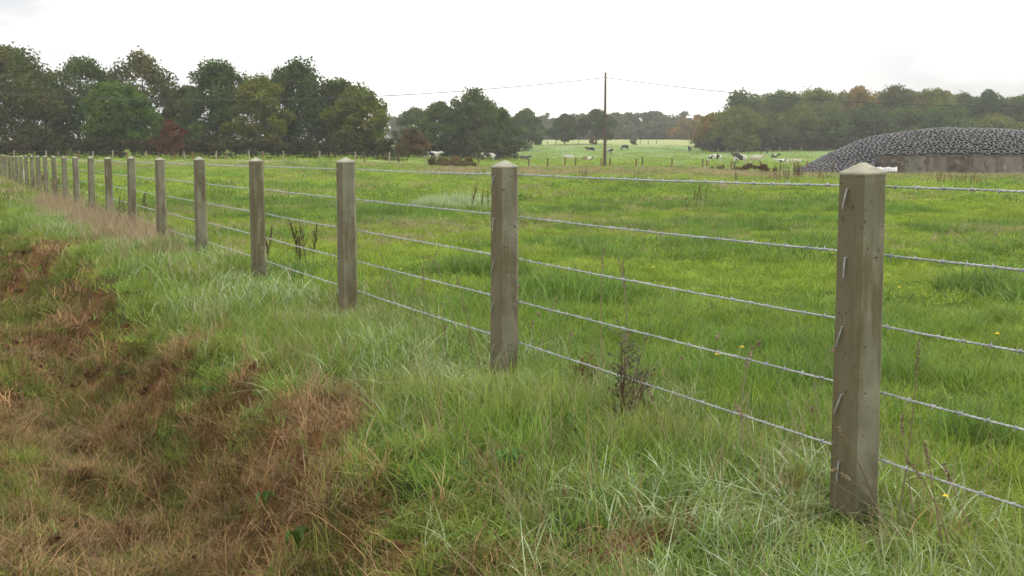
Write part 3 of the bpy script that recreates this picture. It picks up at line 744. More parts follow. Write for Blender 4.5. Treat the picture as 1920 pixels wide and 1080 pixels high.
tree('field_tree', 'dark tree sloping down at the right of the middle clump', 938, 210, 200, 80, F_OAK, 25, group=MG, clumps=65, leaf=.36, low=.04)
tree('field_tree', 'lighter hazy tree right of the middle clump', 984, 305, 203, 88, F_OAK, 26, group=MG, clumps=65, leaf=.5, low=.1)
tree('field_tree', 'solitary round tree on a short trunk left of the pole', 1058, 343, 213, 62, F_DARK, 27, clumps=75, per=80, leaf=.5, low=.17, shape=.8, trunk=.4)
tree('field_tree', 'round tree half behind the telephone pole', 1117, 347, 204, 78, F_DARK, 28, clumps=85, per=80, leaf=.5, low=.15, shape=.75, trunk=.4)
tree('small_shrub', 'reddish shrub under the round tree by the pole', 1112, 340, 254, 22, F_RUST, 29, 'shrub', clumps=14, per=40, low=.03, leaf=.4, trunk=.1)
WG = 'front trees of the right wood'
RW = [(1345, 298, 208, 74, F_YEL, 'yellow tree at the left tip of the right wood'), (1386, 290, 196, 96, F_OLIVE, 'spreading olive tree second from left in the right wood'),
      (1392, 318, 168, 92, F_OAK, 'tall tree whose round crown starts the wood skyline'), (1440, 294, 205, 84, F_BROWN, 'brownish tree below the left part of the wood skyline'),
      (1462, 322, 164, 88, F_OAK, 'green crown left of centre on the wood skyline'), (1500, 300, 196, 88, F_OLIVE, 'olive tree in the front of the wood above the cows'),
      (1532, 326, 160, 84, F_OLIVE, 'olive crown left of the orange one on the skyline'), (1556, 300, 204, 84, F_OAK, 'green tree behind the left end of the tyre mound'),
      (1602, 326, 158, 78, F_ORANGE, 'orange autumn crown on the wood skyline'), (1625, 300, 192, 96, F_DARK, 'dark tree behind the tyre mound just under the orange crown'),
      (1672, 326, 155, 86, F_BROWN, 'highest browning crown right of the orange one'), (1700, 302, 196, 92, F_OAK, 'green tree behind the peak of the tyre mound'),
      (1745, 322, 160, 84, F_OLIVE, 'olive crown right of the highest crown on the skyline'), (1775, 300, 190, 88, F_GREEN, 'mid green tree behind the right half of the mound'),
      (1806, 330, 176, 60, F_DARK, 'small dark crown in the dip of the skyline'), (1852, 314, 164, 76, F_DARK, 'dark bushy crown near the right picture edge'),
      (1862, 298, 214, 78, F_OLIVE, 'low olive tree under the dark bushy crown'), (1912, 312, 176, 76, F_OAK, 'green tree cut by the right picture edge')]
for i_, (px, d, top, w, mt, lab) in enumerate(RW):
    tree('wood_tree', lab, px, d, top, w * 1.28, mt, 40 + i_, group=WG, clumps=95, per=72, leaf=.5, low=.02, trunk=.3, shape=.5)
def mass(name, label, cat, L, mat, seed, **kw):
    g = np.random.default_rng(seed); b = MB(); t = MB()
    for (px, d, top, w) in L:
        x, y, z = at(px, d); tree_geo(t, b, (x, y, z), zpix(top, d) - z, w * d / FH, g, **kw)
    b.add(np.vstack(t.V), np.vstack(t.Q), None, .1)
    return tag(b.build(name, mat), label, cat, None, 'stuff')
g = random.Random(5)
mass('woodland', 'deeper crowns of the wood behind the tyre mound', 'woodland', [(1412 + i_ * 24, 335 + g.uniform(0, 30), 164 + g.uniform(0, 8) + (12 if i_ > 16 else 0), 96) for i_ in range(27)] + [(1385 + i_ * 34, 306 + g.uniform(-2, 10), 215 + g.uniform(0, 20), 70) for i_ in range(17)], F_OLIVE, 77, clumps=40, per=55, leaf=.65, low=.02)
F_FAR = foliage('far_wood_leaves', (0.052, 0.088, 0.028), (0.104, 0.154, 0.050), (0.133, 0.132, 0.050))
mass('far_woodland', 'hazy grey green wood closing the view across the far field', 'woodland',
     [(735 + i_ * 21 + g.uniform(-5, 5), 520 + g.uniform(0, 40), (213 if px_ < 1010 else 208) + g.uniform(-5, 10), 52) for i_, px_ in enumerate(range(735, 1345, 21))] +
     [(990 + i_ * 19, 482 + g.uniform(0, 12), 232 + g.uniform(-8, 12), 44) for i_ in range(19)] + [(1220, 500, 206, 60), (1185, 505, 210, 50), (1155, 500, 208, 44)], F_FAR, 78, clumps=26, per=42, leaf=1.0, low=.01)
mass('far_autumn_trees', 'hazy orange tinged trees where the far wood meets the right wood', 'woodland', [(1282, 470, 222, 44), (1308, 455, 214, 50), (1330, 440, 212, 50), (1268, 460, 238, 40)], F_YEL, 79, clumps=40, per=50, leaf=.8, low=.01)
# dark undergrowth beneath the oak row and the middle clump
def bushes(name, label, cat, L, mat, seed, leaf=.22, per=60, kind=None, group=None):
    g = np.random.default_rng(seed); b = MB()
    x0, y0, z0 = at(L[0][0], L[0][1])
    for (px, d, w, h) in L:
        x, y, z = at(px, d); W = w * d / FH; Hh = h * d / FH; n = max(4, int(W * 2.2))
        for q in range(n):
            c = np.array([x - x0 + g.uniform(-.5, .5) * W, y - y0 + g.normal(0, .5), z - z0 + Hh * g.uniform(.05, .8) * (1 - .5 * abs(q / n - .5))])
            leafy(b, c, Hh * g.uniform(.22, .38), per, leaf, g, g.random(), .75)
    o = b.build(name, mat, loc=(x0, y0, z0)); tag(o, label, cat, group, kind); return o
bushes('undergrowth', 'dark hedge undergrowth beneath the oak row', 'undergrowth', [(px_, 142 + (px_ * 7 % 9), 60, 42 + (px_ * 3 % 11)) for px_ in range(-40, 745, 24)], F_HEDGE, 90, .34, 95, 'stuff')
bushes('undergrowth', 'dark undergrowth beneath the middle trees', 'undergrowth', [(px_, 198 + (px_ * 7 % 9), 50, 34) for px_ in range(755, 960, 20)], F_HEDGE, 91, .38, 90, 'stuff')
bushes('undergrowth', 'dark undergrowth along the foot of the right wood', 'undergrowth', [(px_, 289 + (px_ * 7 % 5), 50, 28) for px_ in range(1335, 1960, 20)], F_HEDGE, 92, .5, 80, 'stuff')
F_BRAM = foliage('bramble_leaves', (.09, .085, .03), (.17, .15, .06), (.15, .11, .05))
bushes('bramble_bush', 'low wide bramble bush at the fence below the middle trees', 'bush', [(815, 109, 44, 20), (835, 108, 50, 26), (850, 108, 50, 28), (868, 109, 44, 26), (882, 109, 26, 18)], F_BRAM, 93, .16, 230)
bushes('bramble_bush', 'dark low bramble under the spotted cows', 'bush', [(1392, 106, 44, 17), (1405, 106, 40, 20), (1420, 106, 46, 20), (1440, 106, 28, 12)], F_BRAM, 94, .15, 180)
bushes('bramble_bush', 'small faint bramble below the white spotted cow', 'bush', [(1345, 107, 34, 15)], F_BRAM, 95, .15, 150)
bushes('field_bush', 'small dark round bush on the far field edge left of the round tree', 'bush', [(1009, 338, 14, 10)], F_DARK, 96, .3, 60)
bushes('field_bush', 'upright dark bush on the far field edge right of the pole', 'bush', [(1186, 341, 9, 15), (1187, 341, 8, 12)], F_DARK, 97, .3, 60)

# ------------------------------------------------------------------ silage mound with tyres, and its wall
D0 = 101.0
_cx = np.array([26.2, 27.6, 29.2, 31.2, 33.4, 36.0, 39.0, 42.0, 45.0, 48.0, 56.0, 66.0, 72.0]); _ch = np.array([0, .95, 1.95, 2.85, 3.5, 3.85, 4.0, 3.95, 3.75, 3.5, 2.9, 2.2, 0])
WX0 = 31.4
def wall_y(X): return D0 - .19 * (X - WX0)
def mound_h(X, D):
    Hp = np.interp(X, _cx, _ch)
    inw = sstep(WX0 - 1.6, WX0 + .2, X)
    edge = np.minimum(1.62, Hp) * inw
    q = np.clip(np.abs(D - 5.2) / (5.2 + 1.6 * (1 - inw)), 0, 1)
    lump = (fbm(X * .5, D * .5, 123, 2) - .5) * .3 * sstep(0, 1.5, Hp)
    return np.where(np.abs(D - 5.2) <= 5.2 + 1.6 * (1 - inw) + .01, edge + (Hp - edge) * (1 - q ** 2) + lump * (1 - q), -.2)
GZ0 = -.45
mx = np.linspace(26, 72, 150); md_ = np.linspace(-1.6, 12, 50)
MX, MD = np.meshgrid(mx, md_)
mh = mound_h(MX.ravel(), MD.ravel()); my = wall_y(MX.ravel()) + .32 + MD.ravel()
i = np.arange(49)[:, None] * 150; j = np.arange(149)[None, :]
M_SHEET = solid('silage_sheet', (.010, .010, .011), (.018, .018, .02), 2, .45, .5, .5, 6)
M_TYRE = solid('tyre_rubber', (.022, .022, .024), (.055, .055, .056), 3, .48, .45, .3, 30, extra=[((.12, .12, .118), 5, .58, .72)])
root = empty('silage_mound', (WX0, D0, GZ0), 0, 'long silage mound under a black plastic sheet behind the concrete wall', 'silage mound')
me = make_mesh('plastic_sheet', np.stack([MX.ravel() - WX0, my - D0, mh - .02], 1), np.stack([i + j, i + j + 1, i + 151 + j, i + 150 + j], -1).reshape(-1, 4), smooth=True)
link('plastic_sheet', me, M_SHEET, root)
def tyre_mesh():
    prof = [(.17, -.045), (.175, -.062), (.23, -.078), (.285, -.066), (.305, -.035), (.305, .035), (.285, .066), (.23, .078), (.175, .062), (.17, .045), (.19, .02), (.19, -.02)]
    n = 20; m = len(prof); V = []
    for a in range(n):
        th = a * 2 * math.pi / n
        for (r_, z_) in prof: V.append((r_ * math.cos(th), r_ * math.sin(th), z_))
    Q = [(a * m + b_, ((a + 1) % n) * m + b_, ((a + 1) % n) * m + (b_ + 1) % m, a * m + (b_ + 1) % m) for a in range(n) for b_ in range(m)]
    return make_mesh('tyre', V, Q, None, np.full(len(V), .5), smooth=True), np.array(V), np.array(Q)
tyre_me, TV, TQ = tyre_mesh(); tyre_me.materials.append(M_TYRE)
cand = []
for row, D in enumerate(np.arange(-1.5, 8.5, .47)):
    for X in np.arange(26.5, 62, .57) + (.285 if row % 2 else 0):
        X = X + rng.normal(0, .06); Dj = D + rng.normal(0, .05)
        h = float(mound_h(np.array([X]), np.array([Dj]))[0])
        if h < .08 or (X > WX0 - .3 and Dj < .12): continue
        e = .12
        hx = float(mound_h(np.array([X + e]), np.array([Dj]))[0] - mound_h(np.array([X - e]), np.array([Dj]))[0]) / (2 * e)
        hd = float(mound_h(np.array([X]), np.array([Dj + e]))[0] - mound_h(np.array([X]), np.array([Dj - e]))[0]) / (2 * e)
        hx = max(-1.2, min(1.2, hx)); hd = max(-1.2, min(1.2, hd))
        y = wall_y(X) + .32 + Dj; px = 960 + FH * X / y
        nrm = Vector((-hx, -hd, 1)).normalized(); q = Vector((0, 0, 1)).rotation_difference(nrm)
        q = q @ Euler((rng.normal(0, .07), rng.normal(0, .07), rng.uniform(0, 6.28))).to_quaternion()
        s_ = float(rng.uniform(.86, .98))
        tilt = nrm.y * -1
        cand.append((0 if (px < 1935 and tilt > -.05) else 1, -tilt, X, y, GZ0 + h + .06, q, s_))
cand.sort(key=lambda c: (c[0], c[1]))
for c in cand[:296]:
    o = link('tyre', tyre_me, None, None, (c[2], c[3], c[4])); o.rotation_mode = 'QUATERNION'; o.rotation_quaternion = c[5]; o.scale = (c[6],) * 3
    tag(o, 'worn grey car tyre lying on the black silage sheet of the mound', 'tyre', 'tyres weighing down the silage sheet')
b = MB()
for c in cand[296:]:
    Rm = np.array(c[5].to_matrix()); b.add((TV * c[6]) @ Rm.T + np.array([c[2], c[3], c[4]]), TQ)
tag(b.build('tyre_cover', M_TYRE, None, True), 'grey tyres covering the top and far end of the silage mound', 'tyres', None, 'stuff')
print('tyres', len(cand))
# wall of cast panels with a top lip
M_WALL = solid('stained_wall', (.11, .10, .08), (.19, .175, .15), .8, .9, .2, .5, 8, extra=[((.10, .075, .06), .45, .5, .62), ((.34, .31, .27), 1.3, .6, .7)], stretch=(1, 1, .5))
wr = empty('clamp_wall', (WX0, wall_y(WX0), GZ0), 0, 'long stained concrete wall holding back the tyre covered mound', 'wall')
wang = math.atan2(-.19, 1.0)
wm = [M_WALL, solid('dark_panel', (.06, .05, .042), (.12, .10, .085), 1.6, .9, .2, .5, 8, extra=[((.17, .155, .135), 2.2, .52, .66)]), solid('pale_panel', (.19, .175, .15), (.12, .11, .09), 1.5, .9, .2, .5, 8, extra=[((.07, .06, .05), 1.9, .52, .64)])]
wr.rotation_euler = (0, 0, wang)
pw = [2.1, 1.75, 1.75, 2.0, 1.85, 2.1, 1.85, 1.9, 2.1, 2.3, 2.0, 2.2, 2.1, 2.0, 2.2, 2.2]; xx = 0
for q, w in enumerate(pw):
    b = MB(); b.box((xx + w / 2, 0, .76), (w - .03, .20 + .02 * (q % 2), 1.72)); o = b.build('wall_panel', wm[(1, 2, 0, 1, 2, 0, 2, 1, 0, 2, 0, 1, 2, 0, 1, 0)[q]], wr); xx += w
b = MB(); b.box((xx / 2, 0, 1.66), (xx + .1, .30, .075)); b.build('coping', solid('coping_concrete', (.07, .065, .045), (.12, .11, .08), 2, .9, .2), wr)
b = MB()
for q in range(7):
    a = q / 7; b.add([(a * 1.7, 0, .36 + .04 * math.sin(q * 2)), (a * 1.7 + .26, .1, .34 + .04 * math.sin(q * 2 + 2)), (a * 1.7 + .26, .8, .22), (a * 1.7, .7, .18), (a * 1.7, 0, .0), (a * 1.7 + .26, .1, .0)], [(0, 1, 2, 3), (0, 4, 5, 1)])
ob = b.build('white_sheet', solid('white_plastic', (.75, .76, .78), (.62, .63, .66), 3, .5, .4), loc=(30.2, 97.6, GZ0 + .38), smooth=True)
tag(ob, 'crumpled white plastic sheet lying where the wall begins', 'plastic sheet')

# ------------------------------------------------------------------ cows
def skin_cow(kind):
    V, E, Rr = [], [], []
    def v(p, r, parent=None):
        V.append(p); Rr.append(r)
        if parent is not None: E.append((parent, len(V) - 1))
        return len(V) - 1
    dz = -.66 if kind == 'lying' else 0
    root_ = v((-.05, 0, 1.02 + dz), (.37, .42))
    r1 = v((-.5, 0, 1.06 + dz), (.33, .36), root_); r2 = v((-.82, 0, 1.10 + dz), (.26, .26), r1)
    c1 = v((.42, 0, 1.04 + dz), (.33, .38), root_); c2 = v((.74, 0, 1.08 + dz), (.24, .32), c1)
    if kind == 'grazing':
        n1 = v((1.02, .04, .88), (.16, .21), c2); h0 = v((1.22, .08, .52), (.13, .15), n1); h1 = v((1.36, .10, .22), (.10, .11), h0); v((1.42, .11, .07), (.075, .07), h1)
    else:
        n1 = v((1.02, .04, 1.24 + dz), (.16, .2), c2); h0 = v((1.26, .10, 1.38 + dz), (.14, .15), n1); h1 = v((1.50, .16, 1.26 + dz), (.10, .11), h0); v((1.64, .19, 1.18 + dz), (.08, .08), h1)
    for s in (-1, 1):
        e = V[h0]; v((e[0] - .04, e[1] + s * .2, e[2] + .08), (.035, .05), h0)
    if kind == 'lying':
        for s in (-1, 1):
            a = v((-.62, s * .30, .26), (.17, .17), r1); b_ = v((-.25, s * .46, .10), (.08, .08), a); v((-.62, s * .5, .06), (.05, .05), b_)
            a = v((.60, s * .26, .22), (.12, .12), c1); b_ = v((.92, s * .30, .09), (.07, .07), a); v((.66, s * .36, .05), (.05, .05), b_)
    else:
        for s in (-1, 1):
            a = v((-.70, s * .20, .78), (.15, .18), r1); b_ = v((-.60 + s * .06, s * .21, .62), (.10, .11), a); c_ = v((-.82 + s * .08, s * .21, .44), (.065, .07), b_); v((-.76 + s * .08, s * .21, .04), (.055, .055), c_)
            a = v((.56, s * .18, .74), (.12, .15), c1); b_ = v((.60 - s * .07, s * .18, .40), (.07, .07), a); v((.58 - s * .10, s * .18, .04), (.055, .055), b_)
        v((-.38, 0, .62), (.15, .12), r1)
    tl = v((-.98, 0, 1.10 + dz), (.05, .05), r2); t2 = v((-1.04, 0, .80 + dz * .8), (.03, .03), tl); v((-1.05, 0, max(.45 + dz * .5, .1)), (.045, .045), t2)
    me = bpy.data.meshes.new('cow_skeleton'); me.from_pydata(V, E, []); o = bpy.data.objects.new('cow_skeleton', me); COL.objects.link(o)
    m = o.modifiers.new('s', 'SKIN'); m.use_smooth_shade = True
    for k, r_ in enumerate(Rr): me.skin_vertices[0].data[k].radius = r_
    for k in range(len(V)): me.skin_vertices[0].data[k].use_root = (k == 0)
    o.modifiers.new('u', 'SUBSURF').levels = 1
    bpy.context.view_layer.update(); dg = bpy.context.evaluated_depsgraph_get()
    res = bpy.data.meshes.new_from_object(o.evaluated_get(dg)); res.name = 'cow_' + kind
    bpy.data.objects.remove(o); return res
def cow_mat(name, a, b_, lo, seed, scale=1.15):
    m, nt, ns, ls = new_mat(name); tc = nd(ns, 'ShaderNodeTexCoord')
    mp = nd(ns, 'ShaderNodeMapping'); mp.inputs['Location'].default_value = (seed * 3.7, seed * 1.3, seed * 2.1); ls.new(tc.outputs['Object'], mp.inputs[0])
    f = ramp(ns, ls, noise(ns, ls, scale, mp.outputs[0], 1, .4), lo, lo + .03); c = mixc(ns, ls, f, a, b_)
    b = nd(ns, 'ShaderNodeBsdfPrincipled', inp={'Roughness': .75, 'Specular IOR Level': .2}); ls.new(c, b.inputs['Base Color'])
    out = nd(ns, 'ShaderNodeOutputMaterial'); ls.new(b.outputs[0], out.inputs[0]); return m
BK, WH, CR, BR = (.022, .02, .02), (.50, .48, .43), (.42, .36, .27), (.20, .075, .035)
cows = {k: skin_cow(k) for k in ('standing', 'grazing', 'lying')}
COATS = {'bw1': cow_mat('coat_pied', BK, WH, .50, 1), 'bw2': cow_mat('coat_mostly_black', BK, WH, .60, 2), 'bw3': cow_mat('coat_mostly_white', WH, BK, .55, 3), 'bw4': cow_mat('coat_white_spots', WH, BK, .60, 5, 1.8),
         'white': cow_mat('coat_white', WH, CR, .6, 4), 'cream': cow_mat('coat_cream', CR, WH, .6, 6), 'black': cow_mat('coat_black', BK, (.06, .05, .05), .6, 7), 'brown': cow_mat('coat_brown_white', BR, WH, .52, 9, .9)}
COWS = [  # px, distance, pose, coat, heading, scale, label
    (133, 146, 'standing', 'cream', 1.3, .85, 'cream cow standing end on in the shade beneath the gappy oak'),
    (813, 190, 'standing', 'bw3', .1, 1.0, 'white and black cow standing behind the wide bramble bush'), (918, 193, 'standing', 'bw1', 3.1, 1.0, 'grey looking pied cow under the middle trees'),
    (949, 215, 'lying', 'white', 1.5, 1.0, 'white cow peeping over the cap of the second concrete post'), (963, 215, 'lying', 'cream', 1.1, 1.0, 'cream cow just right of the second concrete post'),
    (982, 225, 'lying', 'black', .2, 1.05, 'black cow lying left of the other grazing cows'), (1068, 236, 'lying', 'white', 2.7, 1.0, 'small white cow lying in the open field left of the pole'),
    (1100, 205, 'lying', 'brown', .1, 1.0, 'brown and white cow lying near the fence left of the pole'), (1108, 290, 'standing', 'bw2', 3.3, 1.0, 'black and white cow standing side on left of the pole'),
    (1143, 268, 'standing', 'bw1', -1.2, 1.0, 'pied cow standing end on close behind the pole'), (1172, 305, 'grazing', 'bw2', 3.6, 1.05, 'black cow with white belly grazing right of the pole'),
    (1293, 288, 'standing', 'bw1', -1.9, 1.1, 'pied cow standing face on alone in the field centre'), (1342, 185, 'grazing', 'bw4', 2.9, 1.0, 'white cow with black spots above the small bramble'),
    (1381, 262, 'lying', 'black', 2.5, .9, 'distant dark cow with only its back showing above the pied ones'), (1389, 182, 'grazing', 'bw1', 3.4, 1.05, 'black and white cow bending over the dark bramble'),
    (1417, 185, 'standing', 'cream', .2, 1.0, 'creamy cow standing over the dark bramble'), (1433, 272, 'standing', 'black', -.2, 1.0, 'black cow standing side on below the wood'),
    (1452, 250, 'lying', 'bw1', -1.0, 1.1, 'pied cow lying end on below the wood'), (1468, 192, 'lying', 'bw4', 3.3, 1.1, 'white spotted cow lying left of the tyre mound'),
    (1490, 194, 'lying', 'cream', .1, 1.1, 'pinkish cream cow lying nearest the tyre mound')]
for (px, d, pose, coat, rz, s_, lab) in COWS:
    x, y, z = at(px, d)
    me = cows[pose].copy(); me.materials.clear(); me.materials.append(COATS[coat])
    o = link('cow', me, None, None, (x, y, z)); o.rotation_euler = (0, 0, rz); o.scale = (s_,) * 3; tag(o, lab, 'cow', 'cows in the far pasture')

# ------------------------------------------------------------------ weeds, stalks and flowers
def dock(px, py, hgt, label, seed, mat=G_WEED, n=3, spread=.05, group='dried dock plants', z0=None):
    x, y, z = on_ground(px, py); g = np.random.default_rng(seed)
    t = empty('dock_plant', (x, y, z - .02), 0, label, 'weed', group)
    sb, hb = MB(), MB()
    for q in range(n):
        a = g.random() * 6.28; r_ = spread * g.random(); H = hgt * g.uniform(.7, 1.0) if q else hgt
        lx, ly = g.normal(0, .10, 2)
        S = np.linspace(0, 1, 7)[:, None]; P = np.hstack([r_ * math.cos(a) + lx * H * S ** 1.5, r_ * math.sin(a) + ly * H * S ** 1.5, H * S]); sb.tube(P, np.linspace(.0045, .0018, 7), 5)
        for k in range(7):          # side racemes held upright
            f = .35 + .08 * k; p0 = np.array([np.interp(f, S[:, 0], P[:, c]) for c in range(3)]); aa = g.random() * 6.28; L = H * .26 * (1.1 - f)
            p1 = p0 + np.array([math.cos(aa) * L * .4, math.sin(aa) * L * .4, L]); sb.tube([p0, (p0 + p1) / 2 + [0, 0, -.01], p1], .0016, 4, False)
            for m in range(5):
                c = p0 + (p1 - p0) * (.3 + .17 * m); leafy(hb, c, .007, 8, .007 + hgt * .006, g, g.random(), 1.2)
        for m in range(18):
            f = .45 + .55 * m / 17; c = np.array([np.interp(f, S[:, 0], P[:, c_]) for c_ in range(3)]); leafy(hb, c, .008, 9, .008 + hgt * .006, g, g.random(), 1.4)
    sb.build('stem', mat, t, True); hb.build('seed_heads', mat, t); return t
dock(560, 508, .62, 'tall dark brown dock plant left of the third concrete post', 201, n=2)
dock(578, 508, .55, 'branched dark dock plant beside the third concrete post', 202, n=3, spread=.12)
dock(502, 500, .5, 'dark dock plant just right of the fourth concrete post', 203, n=2)
dock(903, 398, .7, 'dark dock plant in the field left of the second concrete post', 204, n=4, spread=.3)
dock(1303, 392, .62, 'left one of two thin docks standing in the middle of the pasture', 205, G_WEED, 2, .1)
dock(1318, 392, .66, 'right one of two thin docks standing in the middle of the pasture', 206, G_WEED, 2, .12)
dock(1470, 349, 1.15, 'wide brown clump of docks by the far fence', 207, G_RED, 14, 1.0)
dock(1488, 347, 1.2, 'dense brown dock clump below the cream cow', 208, G_RED, 12, .5)
dock(1535, 346, .9, 'thin reddish docks left of the nearest post cap', 209, G_RED, 8, .9)
dock(1760, 350, .8, 'faint reddish docks in front of the concrete wall', 210, G_RED, 8, .7)
dock(1800, 350, .7, 'reddish dock clump in front of the right part of the wall', 211, G_RED, 9, .9)
dock(1835, 350, .6, 'low reddish docks right of the clump before the wall', 212, G_RED, 7, 1.1)
dock(615, 335, .9, 'small dark dock far out in the field before the third post', 213, G_WEED, 3, .3)
dock(1205, 352, .5, 'small dock in the tan grass right of the pole', 214, G_RED, 3, .3)
dock(70, 352, .75, 'red brown dock between far posts at the left', 215, G_RED, 7, .25)
dock(80, 356, .8, 'dense red brown dock against a far concrete post', 216, G_RED, 8, .2)
dock(108, 358, .6, 'red brown dock beside the post row at far left', 217, G_RED, 5, .25)
dock(225, 425, .6, 'thin dock with few branches left of the seventh post', 218, G_WEED, 2, .1)
dock(268, 405, .55, 'leaning dock between the sixth and seventh posts', 219, G_WEED, 2, .15)
dock(1095, 345, .8, 'tiny dock tuft in the tan strip below the pole', 220, G_RED, 4, .5)
dock(1385, 350, .7, 'small dock tuft in the tan strip below the spotted cows', 221, G_RED, 4, .5)

# leafy withered weed at the fence between the first and second posts
G_GREY = leaf_mat('grey_green_leaf', (.06, .08, .035), (.15, .17, .09), None, 1, .3, .05, .5)
def weed(px, py, hgt, label, seed, mats, cone=.5):
    x, y, z = on_ground(px, py); g = np.random.default_rng(seed); t = empty('withered_weed', (x, y, z - .01), 0, label, 'weed', 'withered weeds under the fence')
    sb, lb, gb = MB(), MB(), MB()
    for q in range(5):
        lx, ly = g.normal(0, .09, 2); H = hgt * g.uniform(.55, 1); S = np.linspace(0, 1, 6)[:, None]; P = np.hstack([lx * H * S ** 1.3, ly * H * S ** 1.3, H * S]); sb.tube(P, np.linspace(.004, .0015, 6), 5)
        for k in range(13):
            f = .12 + .88 * k / 12; p0 = np.array([np.interp(f, S[:, 0], P[:, c]) for c in range(3)]); aa = g.random() * 6.28; L = g.uniform(.03, .075)
            p1 = p0 + np.array([math.cos(aa) * L, math.sin(aa) * L, L * .6]); sb.tube([p0, p1], .0013, 4, False)
            for m in range(3):
                (lb if g.random() < .62 - .5 * (f > .7) else gb).__class__
                tgt = lb if g.random() < (.6 if f < .7 else .2) else gb
                leafy(tgt, p0 + (p1 - p0) * (.4 + .3 * m), .010, 7, .0085, g, g.random(), 1)
    sb.build('stem', mats[0], t, True); lb.build('withered_leaves', mats[0], t); gb.build('green_leaves', mats[1], t); return t
weed(1165, 815, .54, 'bushy brown and green weed under the lowest wire between the nearest posts', 301, (G_WEED, G_GREY))
weed(1200, 800, .30, 'greener low weed right of the bushy brown one', 302, (G_WEED, G_GREY))
weed(1092, 745, .24, 'small brown leaning weed right of the second post', 303, (G_RED, G_OLIVE))

def stalks(name, label, L, mat, seed, w=.0022):
    g = np.random.default_rng(seed); b = MB()
    for (x0, y0, x1, y1, zo) in L:
        X, Y, Z = on_ground(x0, y0); r_ = ray(x1, y1); dd = Y + zo; k = dd / r_[1]
        T = np.array([r_[0] * k, dd, EYE + r_[2] * k]); B = np.array([X, Y, Z - .01]); S = np.linspace(0, 1, 10)[:, None]
        P = B * (1 - S) + T * S; P[:, 0] += np.sin(S[:, 0] * 3.1) * .02 * g.normal(); P[:, 2] += np.sin(S[:, 0] * 3.14) * .04 * np.linalg.norm(T - B)
        b.tube(P, np.linspace(w, w * .35, 10), 4, tint=g.random())
        for q in range(10):
            f = .82 + .18 * q / 9; c = np.array([np.interp(f, S[:, 0], P[:, c_]) for c_ in range(3)]); leafy(b, c, .005, 4, .010, g, .7, 1.5)
    return tag(b.build(name, mat), label, 'grass stalks', None, 'stuff')
stalks('grass_stalks', 'tall dry grass stalks standing up along the fence', [
    (760, 600, 712, 470, .1), (800, 620, 790, 500, 0), (860, 650, 815, 490, .1), (885, 690, 855, 520, 0), (905, 700, 865, 560, -.1), (770, 610, 820, 470, .1), (1135, 760, 1132, 465, .1), (1150, 790, 1158, 480, .2), (1175, 780, 1168, 490, .1),
    (1680, 1000, 1722, 640, .2), (1790, 1075, 1700, 860, .1), (1660, 990, 1570, 800, -.1), (1640, 985, 1562, 880, -.12), (1850, 1060, 1770, 870, .2), (1720, 1010, 1690, 780, .3), (1775, 1070, 1735, 830, 0), (1260, 870, 1215, 730, .1),
    (590, 545, 560, 400, .1), (610, 550, 640, 430, .2), (540, 540, 520, 430, 0), (390, 480, 405, 360, .1), (380, 470, 360, 380, 0), (250, 430, 262, 330, .1), (700, 590, 668, 440, .1), (1010, 720, 1045, 560, .3), (980, 700, 1000, 600, .1), (1400, 900, 1412, 650, .4), (1420, 900, 1380, 760, .2), (850, 700, 836, 610, -.1)], G_DRY, 401, .0032)
L = []
for _ in range(150):
    s_ = rng.uniform(0, 45) ** 1.0; k = P1 + U * s_ + N * rng.normal(-.05, .25); pz = hz(*k); dxy = math.hypot(*k)
    L.append((k[0], k[1], pz))
b = MB(); gg = np.random.default_rng(55)
for (x, y, z) in L:
    H = gg.uniform(.3, .65); a = gg.random() * 6.28; l_ = gg.uniform(0, .4) * H; S = np.linspace(0, 1, 6)[:, None]; w = .0018 * max(1, y / 12)
    P = np.array([x, y, z - .01]) + np.hstack([math.cos(a) * l_ * S ** 1.8, math.sin(a) * l_ * S ** 1.8, H * S]); b.tube(P, np.linspace(w, w * .4, 6), 3, tint=gg.random())
    for q in range(6): leafy(b, P[-1] * (1 - q / 30) + P[-2] * (q / 30), .006 * max(1, y / 12), 4, .010 * max(1, y / 14), gg, .7, 1.6)
tag(b.build('grass_stalks', G_DRY), 'scattered thin seeded stalks rising between the concrete posts', 'grass stalks', None, 'stuff')

M_YEL = solid('yellow_petals', (.80, .60, .02), (.75, .50, .02), 20, .6, .2)
def flower(px, py, r_, lab):
    x, y, z = on_ground(px, py + 14 * (30 / (py - 250))); g = np.random.default_rng(px)
    t = empty('yellow_flower', (x, y, z), 0, lab, 'flower', 'yellow flowers in the pasture'); H = .12 + .02 * g.random(); b = MB()
    b.tube([(0, 0, -.02), (.004, 0, H * .5), (0, 0, H)], .0018, 5); b.build('stem', G_PASTURE, t)
    b = MB(); n = 14
    for q in range(n):
        a = q * 6.283 / n; c, s_ = math.cos(a), math.sin(a); w = .22
        b.add([(0, 0, H), (c * r_ * .7 - s_ * r_ * w, s_ * r_ * .7 + c * r_ * w, H + .25 * r_), (c * r_, s_ * r_, H + .32 * r_), (c * r_ * .7 + s_ * r_ * w, s_ * r_ * .7 - c * r_ * w, H + .25 * r_)], [(0, 1, 2, 3)])
        b.add([(0, 0, H + .3 * r_), (c * r_ * .4 - s_ * r_ * w, s_ * r_ * .4 + c * r_ * w, H + .55 * r_), (c * r_ * .6, s_ * r_ * .6, H + .6 * r_), (c * r_ * .4 + s_ * r_ * w, s_ * r_ * .4 - c * r_ * w, H + .55 * r_)], [(0, 1, 2, 3)])
    b.build('petals', M_YEL, t)
